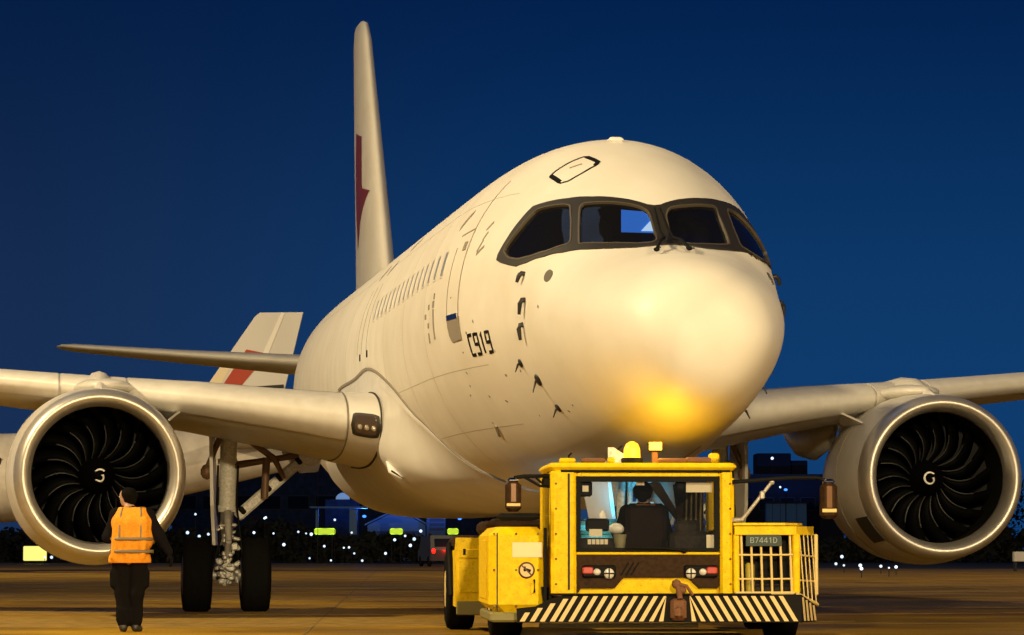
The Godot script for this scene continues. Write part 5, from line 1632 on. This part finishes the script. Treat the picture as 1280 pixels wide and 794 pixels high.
func build_cage(t: Node3D) -> void:
	var Y: StandardMaterial3D = mats["tractor yellow"]
	var C: StandardMaterial3D = mats["cage cream"]
	# radiator cage at the right front
	var top := PackedVector2Array([Vector2(0.8, 0.0), Vector2(1.42, 0.0), Vector2(1.66, -0.46), Vector2(1.66, -1.4), Vector2(0.8, -1.4)])
	var cage := obj("radiator_cage", Shape.new().prism(top, 0.085, Transform3D(Basis(Vector3(1, 0, 0), Vector3(0, 0, 1), Vector3(0, 1, 0)), Vector3(0, 1.07, -0.12))).box(Vector3(0.82, 0.78, -0.17), Vector3(0.06, 0.6, 0.06), 0.012).box(Vector3(1.42, 0.78, -0.16), Vector3(0.075, 0.6, 0.07), 0.015), Y, t)
	var lid := PackedVector2Array([Vector2(0.8, -0.1), Vector2(1.32, -0.1), Vector2(1.55, -0.5), Vector2(1.55, -1.4), Vector2(0.8, -1.4)])
	obj("cage_lid", Shape.new().prism(lid, 0.025, Transform3D(Basis(Vector3(1, 0, 0), Vector3(0, 0, 1), Vector3(0, 1, 0)), Vector3(0, 1.165, -0.12))), Y, cage)
	for k in 6:
		var x := 0.87 + k * 0.098
		obj("bar", Shape.new().tube([Vector3(x, 1.075, -0.16), Vector3(x + 0.012, 0.48, -0.14)], 0.013, 8), C, cage)
	for y in [0.63, 0.87]:
		obj("cross_bar", Shape.new().tube([Vector3(0.84, y, -0.145), Vector3(1.4, y, -0.145)], 0.011, 6), C, cage)
	obj("lower_rail", Shape.new().box(Vector3(1.1, 0.49, -0.14), Vector3(0.6, 0.03, 0.05), 0.008), C, cage)
	for k in 4:
		var f := (k + 0.8) / 4.3
		obj("bar", Shape.new().tube([Vector3(1.42 + 0.24 * f, 1.08, -0.14 - 0.46 * f), Vector3(1.46 + 0.24 * f, 0.47 - 0.1 * f, -0.1 - 0.46 * f)], 0.007, 8), C, cage)
	for y in [0.62, 0.87]:
		obj("cross_bar", Shape.new().tube([Vector3(1.43, y, -0.13), Vector3(1.66, y - 0.02, -0.55)], 0.011, 6), C, cage)
	obj("lower_rail", Shape.new().tube([Vector3(1.43, 0.48, -0.11), Vector3(1.69, 0.37, -0.56)], 0.02, 8), C, cage)
	obj("corner_post", Shape.new().box(Vector3(1.685, 0.77, -0.6), Vector3(0.04, 0.62, 0.04), 0.01), C, cage)
	obj("radiator", Shape.new().box(Vector3(1.2, 0.76, -0.85), Vector3(0.75, 0.6, 0.9), 0.02), mats["black paint"], cage)
	obj("filter_bowl", Shape.new().lathe([[0, 0.05], [0.28, 0.05], [0.3, 0.03]], Vector3(0.97, 0.49, -0.27), Vector3.UP, 12), mat("bowl yellow", lin(0.4, 0.32, 0.04), 0.4), cage)
	var plate := obj("number_plate", Shape.new().box(Vector3(1.09, 1.015, -0.125), Vector3(0.36, 0.12, 0.012), 0.004), mats["plate green"], cage)
	var tm := TextMesh.new()
	var f := SystemFont.new()
	f.font_names = PackedStringArray(["Droid Sans Mono"])
	tm.font = f
	tm.text = "B7441D"
	tm.font_size = 64
	tm.pixel_size = 0.0012
	tm.depth = 0.004
	var tx := obj("plate_text", tm, mat("plate white", lin(0.3, 0.36, 0.34), 0.6), plate)
	tx.position = Vector3(1.09, 1.015, -0.116)

# ---------------------------------------------------------------- people
# meshes a smooth union of tapered capsules [p, r, q, r] as surface nets
func figure(sh: Shape, bones: Array, cell: float, k: float, zs := 1.0, ymin := -INF, ymax := INF) -> Shape:
	var lo := Vector3.INF
	var hi := -Vector3.INF
	for b in bones:
		for e in [[b[0], b[1]], [b[2], b[3]]]:
			var p: Vector3 = e[0]
			p.z /= zs
			lo = lo.min(p - Vector3.ONE * (e[1] + k + cell * 3))
			hi = hi.max(p + Vector3.ONE * (e[1] + k + cell * 3))
	var nx := int((hi.x - lo.x) / cell) + 2
	var ny := int((hi.y - lo.y) / cell) + 2
	var nz := int((hi.z - lo.z) / cell) + 2
	var f := PackedFloat32Array()
	f.resize(nx * ny * nz)
	f.fill(1000.0)
	for b in bones:
		var p: Vector3 = b[0]
		var q: Vector3 = b[2]
		p.z /= zs
		q.z /= zs
		var r0: float = b[1]
		var r1: float = b[3]
		var m := maxf(r0, r1) + k + cell * 2.0
		var a := ((p.min(q) - Vector3.ONE * m - lo) / cell).floor()
		var c := ((p.max(q) + Vector3.ONE * m - lo) / cell).ceil()
		var d := q - p
		var dd := maxf(d.length_squared(), 1e-9)
		for z in range(maxi(int(a.z), 0), mini(int(c.z), nz - 1) + 1):
			for y in range(maxi(int(a.y), 0), mini(int(c.y), ny - 1) + 1):
				for x in range(maxi(int(a.x), 0), mini(int(c.x), nx - 1) + 1):
					var w := lo + Vector3(x, y, z) * cell
					var t := clampf((w - p).dot(d) / dd, 0.0, 1.0)
					var dist := w.distance_to(p + d * t) - lerpf(r0, r1, t)
					var i := (z * ny + y) * nx + x
					var o := f[i]
					if o < 900.0:
						var h := maxf(k - absf(o - dist), 0.0) / k
						f[i] = minf(o, dist) - h * h * k * 0.25
					else:
						f[i] = dist
	if ymin > -1e6 or ymax < 1e6:
		for z in nz:
			for y in ny:
				var wy := lo.y + y * cell
				var cut := maxf(ymin - wy, wy - ymax)
				for x in nx:
					var i := (z * ny + y) * nx + x
					f[i] = maxf(f[i], cut)
	var at := {}
	var sy := nx
	var sz := nx * ny
	var corner := [0, 1, sy, sy + 1, sz, sz + 1, sz + sy, sz + sy + 1]
	for z in nz - 1:
		for y in ny - 1:
			for x in nx - 1:
				var i := (z * ny + y) * nx + x
				var neg := 0
				for o in corner:
					if f[i + o] < 0.0:
						neg += 1
				if neg == 0 or neg == 8:
					continue
				var sum := Vector3.ZERO
				var cnt := 0
				for e in [[0, 1], [2, 3], [4, 5], [6, 7], [0, 2], [1, 3], [4, 6], [5, 7], [0, 4], [1, 5], [2, 6], [3, 7]]:
					var u := f[i + corner[e[0]]]
					var v := f[i + corner[e[1]]]
					if (u < 0.0) != (v < 0.0):
						var pa := Vector3(e[0] & 1, (e[0] >> 1) & 1, e[0] >> 2)
						var pb := Vector3(e[1] & 1, (e[1] >> 1) & 1, e[1] >> 2)
						sum += pa.lerp(pb, u / (u - v))
						cnt += 1
				var w := lo + (Vector3(x, y, z) + sum / cnt) * cell
				w.z *= zs
				at[i] = w
	var g := sh.group()
	for i in at:
		for ax in [[1, sy, sz], [sy, sz, 1], [sz, 1, sy]]:
			var u := f[i]
			var v := f[i + ax[0]]
			if (u < 0.0) == (v < 0.0):
				continue
			var i1: int = i - ax[1]
			var i2: int = i - ax[1] - ax[2]
			var i3: int = i - ax[2]
			if not (at.has(i1) and at.has(i2) and at.has(i3)):
				continue
			if u < 0.0:
				sh.quad(at[i], at[i3], at[i2], at[i1], g)
			else:
				sh.quad(at[i], at[i1], at[i2], at[i3], g)
	return sh

# palm, four bent fingers of different lengths and a thumb
func hand_bones(w: Vector3, along: Vector3, palm: Vector3, side: float, curl: float) -> Array:
	var u := along.normalized()
	var n := (palm - u * palm.dot(u)).normalized()
	var s := u.cross(n).normalized() * side
	var out := []
	for k in 4:
		var o := (k - 1.5) * 0.019
		var base := w + u * (0.085 - absf(k - 1.2) * 0.004) + s * o
		out.append([w + u * 0.01 + s * o * 0.6, 0.014, base, 0.011])
		var ln: float = [0.078, 0.086, 0.08, 0.062][k]
		var p := base
		var bend := 0.0
		for j in 3:
			bend += curl * [0.5, 0.9, 0.7][j]
			var q: Vector3 = p + (u * cos(bend) + n * sin(bend)) * ln * [0.46, 0.31, 0.23][j]
			out.append([p, 0.0092 - j * 0.0007, q, 0.0085 - j * 0.0008])
			p = q
	var tb := w + u * 0.028 - s * 0.026
	var t1 := tb + (u * 0.6 - s * 0.62 + n * 0.35).normalized() * 0.042
	var t2 := t1 + (u * 0.85 - s * 0.1 + n * 0.5).normalized() * 0.034
	out.append([w + u * 0.015 - s * 0.012, 0.015, tb, 0.014])
	out.append([tb, 0.013, t1, 0.0105])
	out.append([t1, 0.0105, t2, 0.0085])
	return out

func head_bones(c: Vector3, face: Vector3, size := 1.0) -> Array:
	var fw := face.normalized()
	var rt := fw.cross(Vector3.UP).normalized()
	var u := Vector3.UP
	var b := []
	for q in [[0.015, 0.03, 0, 0.083, -0.03, 0.035, 0, 0.082], [0.04, -0.03, 0, 0.06, 0.05, -0.075, 0, 0.036], [0.02, -0.03, 0, 0.066, 0.0, -0.06, 0, 0.055],
		[0.083, 0.02, 0, 0.01, 0.105, -0.018, 0, 0.012], [0.084, -0.045, 0.014, 0.009, 0.084, -0.045, -0.014, 0.009], [0.082, -0.058, 0.011, 0.009, 0.082, -0.058, -0.011, 0.009],
		[0.0, 0.01, 0.079, 0.012, -0.008, -0.025, 0.08, 0.01], [0.0, 0.01, -0.079, 0.012, -0.008, -0.025, -0.08, 0.01], [0.075, 0.022, 0.036, 0.014, 0.075, 0.022, -0.036, 0.014]]:
		b.append([c + (fw * q[0] + u * q[1] + rt * q[2]) * size, q[3] * size, c + (fw * q[4] + u * q[5] + rt * q[6]) * size, q[7] * size])
	return b

func person(t: Node3D, J: Dictionary) -> MeshInstance3D:
	var body := Shape.new()
	var bones := []
	bones.append([J.neck, 0.052, J.head + Vector3(0, -0.05, 0), 0.05])
	bones.append([J.neck, 0.06, J.chest, 0.1])
	bones.append([J.chest, 0.115, J.pelvis, 0.12])
	for s in 2:
		bones.append([J.chest + Vector3(0, 0.06, 0), 0.085, J.shoulder[s], 0.058])
		bones.append([J.shoulder[s], 0.055, J.elbow[s], 0.042])
		bones.append([J.elbow[s], 0.042, J.wrist[s], 0.027])
		bones.append([J.pelvis, 0.1, J.hip[s], 0.09])
		bones.append([J.hip[s], 0.085, J.knee[s], 0.056])
		bones.append([J.knee[s], 0.055, J.ankle[s], 0.036])
		bones.append([J.ankle[s], 0.036, J.toe[s], 0.026])
	figure(body, bones, 0.016, 0.04)
	figure(body, head_bones(J.head, J.face, J.get("size", 1.0)) + [[J.neck, 0.052, J.head + Vector3(0, -0.05, 0), 0.05]], 0.0065, 0.016)
	for s in 2:
		figure(body, hand_bones(J.wrist[s], J.hand[s], J.palm[s], 1.0 if s else -1.0, J.curl[s]) + [[J.wrist[s] - J.hand[s].normalized() * 0.05, 0.028, J.wrist[s] + J.hand[s].normalized() * 0.012, 0.023]], 0.0042, 0.008)
	var b := obj("body", body, mats["skin"], t)
	# hair, eyes
	var fw: Vector3 = J.face.normalized()
	var rt := fw.cross(Vector3.UP).normalized()
	var hb := [[J.head + Vector3(0, 0.035, 0) - fw * 0.005, 0.089 * J.get("size", 1.0), J.head + Vector3(0, 0.03, 0) - fw * 0.04, 0.09 * J.get("size", 1.0)], [J.head - fw * 0.05 + Vector3(0, 0.0, 0), 0.074 * J.get("size", 1.0), J.head - fw * 0.06 - Vector3(0, 0.05, 0), 0.052]]
	if J.has("bun"):
		hb.append([J.head - fw * 0.1 + Vector3(0, 0.0, 0), 0.05, J.head - fw * 0.13 - Vector3(0, 0.03, 0), 0.045])
	for s in [-1, 1]:
		hb.append([J.head + rt * s * 0.066 + Vector3(0, 0.03, 0) - fw * 0.02, 0.03, J.head + rt * s * 0.07 - Vector3(0, 0.04, 0) - fw * 0.03, 0.018])
	obj("hair", figure(Shape.new(), hb, 0.009, 0.03), mats["hair"], b)
	for s in [-1, 1]:
		obj("eye", Shape.new().ball(J.head + fw * 0.082 + rt * s * 0.031 + Vector3(0, 0.006, 0), Vector3(0.011, 0.008, 0.011), 10), mats["white print"], b)
	return b

func build_worker() -> void:
	var t := thing("person", "person in an orange safety vest seen from behind, in front of the left engine", "person", Vector3(-4.286, 0, -36.84))
	var J := {"head": Vector3(-0.07, 1.515, -0.03), "size": 0.9, "face": Vector3(-0.85, 0.0, -0.5), "neck": Vector3(-0.03, 1.385, 0.0), "chest": Vector3(-0.01, 1.22, 0.0), "pelvis": Vector3(-0.035, 0.86, 0.0),
		"shoulder": [Vector3(-0.185, 1.315, 0.0), Vector3(0.165, 1.315, 0.0)], "elbow": [Vector3(-0.275, 1.065, 0.03), Vector3(0.30, 1.08, 0.02)], "wrist": [Vector3(-0.235, 1.225, -0.14), Vector3(0.405, 0.9, -0.03)],
		"hand": [Vector3(0.04, 0.9, -0.4), Vector3(0.3, -0.85, -0.15)], "palm": [Vector3(0.7, 0.2, 0.5), Vector3(-0.8, -0.3, -0.2)], "curl": [0.95, 0.42],
		"hip": [Vector3(-0.125, 0.8, 0.0), Vector3(0.06, 0.8, 0.0)], "knee": [Vector3(-0.115, 0.44, -0.02), Vector3(0.045, 0.44, 0.0)], "ankle": [Vector3(-0.095, 0.07, 0.02), Vector3(0.035, 0.07, -0.02)], "toe": [Vector3(-0.115, 0.035, -0.14), Vector3(0.055, 0.035, -0.18)]}
	var b := person(t, J)
	# dark jacket sleeves and collar
	var jb := [[J.chest + Vector3(0, 0.02, 0), 0.135, J.pelvis + Vector3(0, 0.12, 0), 0.13], [J.neck + Vector3(0, -0.05, 0), 0.085, J.neck + Vector3(0, 0.0, 0), 0.066]]
	for s in 2:
		jb.append([J.chest + Vector3(0, 0.07, 0), 0.1, J.shoulder[s], 0.078])
		jb.append([J.shoulder[s], 0.075, J.elbow[s], 0.066])
		jb.append([J.elbow[s], 0.066, J.wrist[s], 0.048])
	obj("jacket", figure(Shape.new(), jb, 0.013, 0.04), mats["jacket"], b)
	# trousers with cargo pockets
	var tb := [[J.pelvis + Vector3(-0.05, 0.06, 0), 0.135, J.pelvis + Vector3(0.04, 0.06, 0), 0.135]]
	for s in 2:
		var sd := -1.0 if s == 0 else 1.0
		tb.append([J.hip[s] + Vector3(0, 0.02, 0), 0.116, J.knee[s], 0.086])
		tb.append([J.knee[s], 0.085, J.ankle[s] + Vector3(0, 0.03, 0), 0.067])
		tb.append([J.hip[s] + Vector3(sd * 0.09, -0.14, 0), 0.045, J.hip[s] + Vector3(sd * 0.085, -0.27, 0), 0.045])
		for k in 3:
			tb.append([J.ankle[s] + Vector3(-0.05, 0.07 + k * 0.05, 0.03), 0.03, J.ankle[s] + Vector3(0.05, 0.06 + k * 0.055, 0.03), 0.03])
	obj("trousers", figure(Shape.new(), tb, 0.014, 0.035, 1.0, 0.045, 1.0), mats["trousers"], b)
	# orange vest with tape
	var vb := [[Vector3(-0.1, 1.22, 0.01), 0.155, Vector3(0.08, 1.22, 0.01), 0.155], [Vector3(-0.085, 1.05, 0.01), 0.168, Vector3(0.07, 1.05, 0.01), 0.168], [Vector3(-0.115, 0.8, 0.01), 0.16, Vector3(0.05, 0.8, 0.01), 0.16], [Vector3(-0.105, 1.325, 0.01), 0.092, Vector3(0.09, 1.325, 0.01), 0.092]]
	for k in 7:
		var a := -0.18 + k * 0.055
		vb.append([Vector3(a, 1.26 - 0.03 * (k % 3), 0.142), 0.024, Vector3(a + 0.03 * ((k % 3) - 1), 0.84 + 0.05 * (k % 2), 0.152), 0.026])
	var vest := obj("safety_vest", figure(Shape.new(), vb, 0.0125, 0.05, 1.0, 0.775, 1.405), mats["vest orange"], b)
	for y in [0.905, 1.045]:
		obj("tape", figure(Shape.new(), [[Vector3(-0.075, y, 0.03), 0.184, Vector3(0.057, y, 0.03), 0.184]], 0.0125, 0.03, 1.0, y - 0.019, y + 0.019), mats["reflective tape"], vest)
	for x in [-0.125, 0.105]:
		obj("tape", Shape.new().tube([Vector3(x * 0.9, 1.395, 0.075), Vector3(x, 1.32, 0.128), Vector3(x * 1.04, 1.2, 0.17), Vector3(x * 1.05, 1.05, 0.186)], 0.011, 8), mats["reflective tape"], vest)
	for s in 2:
		var a: Vector3 = J.ankle[s]
		var toe: Vector3 = J.toe[s]
		obj("shoe", figure(Shape.new(), [[a + Vector3(0, -0.005, 0.015), 0.05, toe, 0.04], [a + Vector3(0, -0.03, 0.03), 0.038, toe + Vector3(0, -0.002, 0), 0.037], [a, 0.046, a + Vector3(0, 0.07, 0), 0.046]], 0.01, 0.02, 1.0, 0.0, 0.16), mats["shoe"], b)
	obj("glove", figure(Shape.new(), hand_bones(J.wrist[1], J.hand[1], J.palm[1], 1.0, 0.42).map(func(q): return [q[0], q[1] + 0.003, q[2], q[3] + 0.003]), 0.0045, 0.008), mats["jacket"], b)
	# hand-held radio
	var r := thing("radio", "small black radio held up by the person in the orange vest", "radio", Vector3(-4.286 - 0.232, 1.33, -36.84 - 0.175), 0.4)
	obj("case", Shape.new().box(Vector3(0, 0, 0), Vector3(0.055, 0.12, 0.035), 0.008), mats["black paint"], r)
	obj("aerial", Shape.new().tube([Vector3(0.018, 0.06, 0), Vector3(0.018, 0.17, 0)], [0.006, 0.004], 6), mats["black paint"], r)

func build_driver() -> void:
	var bs := Basis(Vector3.UP, TRACTOR_TURN)
	var t := thing("person", "driver in dark clothes sitting in the tractor's cab with back to the windscreen", "person", TRACTOR_AT, TRACTOR_TURN)
	var x := -0.05
	var J := {"head": Vector3(x - 0.01, 1.5, -0.78), "face": Vector3(0.1, 0, -1), "neck": Vector3(x, 1.37, -0.77), "chest": Vector3(x, 1.22, -0.78), "pelvis": Vector3(x, 0.98, -0.82),
		"shoulder": [Vector3(x - 0.17, 1.3, -0.77), Vector3(x + 0.17, 1.3, -0.77)], "elbow": [Vector3(x - 0.25, 1.08, -0.9), Vector3(x + 0.25, 1.08, -0.9)], "wrist": [Vector3(x - 0.16, 1.1, -1.14), Vector3(x + 0.16, 1.1, -1.14)],
		"hand": [Vector3(0.1, 0.15, -1), Vector3(-0.1, 0.15, -1)], "palm": [Vector3(0.6, -0.6, 0), Vector3(-0.6, -0.6, 0)], "curl": [0.9, 0.9],
		"hip": [Vector3(x - 0.1, 0.99, -0.86), Vector3(x + 0.1, 0.99, -0.86)], "knee": [Vector3(x - 0.12, 0.98, -1.26), Vector3(x + 0.12, 0.98, -1.26)], "ankle": [Vector3(x - 0.12, 0.71, -1.42), Vector3(x + 0.12, 0.71, -1.42)], "toe": [Vector3(x - 0.12, 0.66, -1.55), Vector3(x + 0.12, 0.66, -1.55)]}
	var b := person(t, J)
	var jb := [[J.chest, 0.135, J.pelvis + Vector3(0, 0.04, 0), 0.14], [J.neck + Vector3(0, -0.05, 0), 0.08, J.neck, 0.064]]
	for s in 2:
		jb.append([J.chest + Vector3(0, 0.07, 0), 0.1, J.shoulder[s], 0.075])
		jb.append([J.shoulder[s], 0.072, J.elbow[s], 0.06])
		jb.append([J.elbow[s], 0.06, J.wrist[s], 0.044])
	obj("jacket", figure(Shape.new(), jb, 0.015, 0.04), mats["jacket"], b)
	var tb := []
	for s in 2:
		tb.append([J.hip[s], 0.11, J.knee[s], 0.08])
		tb.append([J.knee[s], 0.08, J.ankle[s], 0.055])
	obj("trousers", figure(Shape.new(), tb, 0.016, 0.035), mats["trousers"], b)
	for s in 2:
		obj("shoe", figure(Shape.new(), [[J.ankle[s] + Vector3(0, -0.02, 0.01), 0.045, J.toe[s], 0.038]], 0.012, 0.02), mats["shoe"], b)

# ---------------------------------------------------------------- the second airliner, parked side-on far behind
func build_second_airliner() -> void:
	# its axes: x forward (image left), y up, z towards the camera
	var t := thing("airliner", "second white airliner parked side-on behind the left engine, its fin with a red stripe", "airliner", Vector3(-9.1, 0, -148), 0.0)
	var paint := worn(mat("second paint", lin(0.6, 0.56, 0.5), 0.35), noise_tex(0.012, Color(0.84, 0.82, 0.8), Color(1, 1, 1), 71), 0.15)
	var rings := []
	for q in [[0.0, 5.07, 0.12, 0.2], [-1.0, 5.1, 0.42, 0.48], [-2.5, 5.12, 0.85, 0.85], [-5.0, 5.05, 1.38, 1.4], [-8.0, 4.75, 1.75, 1.78], [-11.0, 4.4, 1.93, 1.95], [-14.0, 4.25, 1.98, 2.02], [-31.0, 4.2, 1.98, 2.05], [-34.0, 4.1, 1.75, 1.8], [-36.0, 3.95, 1.2, 1.25], [-37.2, 3.8, 0.5, 0.5], [-37.5, 3.75, 0.05, 0.05]]:
		var ring := PackedVector3Array()
		for k in 36:
			ring.append(Vector3(q[0], q[1] + sin(TAU * k / 36) * q[3], cos(TAU * k / 36) * q[2]))
		rings.append(ring)
	var fus := obj("fuselage", Shape.new().loft(rings), paint, t)
	for k in 34:
		var x := -7.5 - k * 0.72
		var r := lookup([[-31.0, 1.98], [-14.0, 1.98], [-11.0, 1.93], [-8.0, 1.75], [-7.0, 1.65]], x)
		obj("cabin_window", Shape.new().box(Vector3(x, 4.95, r * 0.945), Vector3(0.24, 0.34, 0.06), 0.02), mats["black paint"], fus)
	# fin: white, a red stripe with a pale edge, seen from its left side
	var fin_poly := PackedVector2Array([Vector2(-5.4, 7.0), Vector2(-4.82, 8.4), Vector2(-2.62, 11.6), Vector2(-2.4, 11.78), Vector2(-0.43, 11.8), Vector2(-1.25, 8.3), Vector2(-1.6, 6.0), Vector2(-5.8, 5.6)])
	var fin := obj("fin", Shape.new().prism(fin_poly, 0.3, Transform3D(Basis.IDENTITY, Vector3(0, 0, -0.15))), mat("second fin paint", lin(0.62, 0.6, 0.58), 0.35), t)
	obj("red_stripe", Shape.new().prism(PackedVector2Array([Vector2(-4.15, 8.35), Vector2(-3.0, 10.1), Vector2(-2.0, 9.9), Vector2(-3.05, 8.65), Vector2(-3.35, 8.3)]), 0.02, Transform3D(Basis.IDENTITY, Vector3(0, 0, 0.146))), mat("stripe red", lin(0.38, 0.045, 0.02), 0.4), fin)
	obj("pale_stripe", Shape.new().prism(PackedVector2Array([Vector2(-4.8, 8.4), Vector2(-3.9, 9.72), Vector2(-3.65, 9.4), Vector2(-4.2, 8.4)]), 0.02, Transform3D(Basis.IDENTITY, Vector3(0, 0, 0.144))), mat("stripe cream paint", lin(0.72, 0.62, 0.42), 0.4), fin)
	obj("rudder_line", Shape.new().prism(PackedVector2Array([Vector2(-2.4, 9.6), Vector2(-1.42, 11.78), Vector2(-1.25, 11.78), Vector2(-2.12, 9.6)]), 0.02, Transform3D(Basis.IDENTITY, Vector3(0, 0, 0.146))), mat("stripe white paint", lin(0.8, 0.78, 0.74), 0.3), fin)
	obj("dark_base_line", Shape.new().prism(PackedVector2Array([Vector2(-3.4, 8.36), Vector2(-1.3, 8.5), Vector2(-1.28, 8.34), Vector2(-3.3, 8.24)]), 0.02, Transform3D(Basis.IDENTITY, Vector3(0, 0, 0.147))), mats["dark seal"], fin)
	for s in [-1, 1]:
		obj("tailplane", Shape.new().loft([blade_yaw(Vector3(-4.6, 5.7, s * 0.6), 3.4, 0.1), blade_yaw(Vector3(-2.2, 6.2, s * 6.2), 1.5, 0.1)]), paint, t)
		var wr := []
		for q in [[1.0, -24.5, 3.1, 6.5], [5.8, -21.9, 3.6, 4.0], [16.5, -16.0, 4.7, 1.6]]:
			wr.append(blade_yaw(Vector3(q[1], q[2], s * q[0]), q[3], 0.12))
		obj("wing", Shape.new().loft(wr), mats["wing paint"], t)
		var en := obj("engine", Shape.new().lathe([[0.0, 0.95], [-0.05, 1.1], [0.4, 1.2], [1.6, 1.25], [2.8, 1.05], [3.6, 0.85], [3.6, 0.1]], Vector3(-25.4, 2.0, s * 5.8), Vector3(1, 0, 0), 28), mats["nacelle paint"], t)
		obj("pylon", Shape.new().box(Vector3(-22.6, 3.2, s * 5.8), Vector3(3.2, 0.9, 0.3), 0.1), mats["wing paint"], en)
		var g := obj("main_gear", Shape.new().tube([Vector3(-19.8, 2.9, s * 3.8), Vector3(-19.8, 0.55, s * 3.8)], 0.14, 10), mats["gear white"], t)
		for e in [-0.45, 0.45]:
			obj("tyre", Shape.new().lathe([[-0.2, 0.3], [-0.18, 0.5], [-0.1, 0.57], [0.1, 0.57], [0.18, 0.5], [0.2, 0.3]], Vector3(-19.8, 0.57, s * 3.8 + e), Vector3(0, 0, 1), 22), mats["tyre"], g)
	var ng := obj("nose_gear", Shape.new().tube([Vector3(-32.5, 2.4, 0), Vector3(-32.5, 0.4, 0)], 0.1, 10), mats["gear white"], t)
	for e in [-0.25, 0.25]:
		obj("tyre", Shape.new().lathe([[-0.11, 0.2], [-0.1, 0.34], [-0.05, 0.38], [0.05, 0.38], [0.1, 0.34], [0.11, 0.2]], Vector3(-32.5, 0.38, e), Vector3(0, 0, 1), 18), mats["tyre"], ng)

# an aerofoil section whose leading edge points to -x
func blade_yaw(le: Vector3, chord: float, tc: float, n := 14) -> PackedVector3Array:
	var out := PackedVector3Array()
	for j in n * 2:
		var u := -1.0 + 2.0 * (j + 0.5) / (n * 2)
		var x := u * u
		out.append(le + Vector3(chord * x, naca(x, tc) * chord * (1.0 if u > 0 else -1.0), 0))
	return out
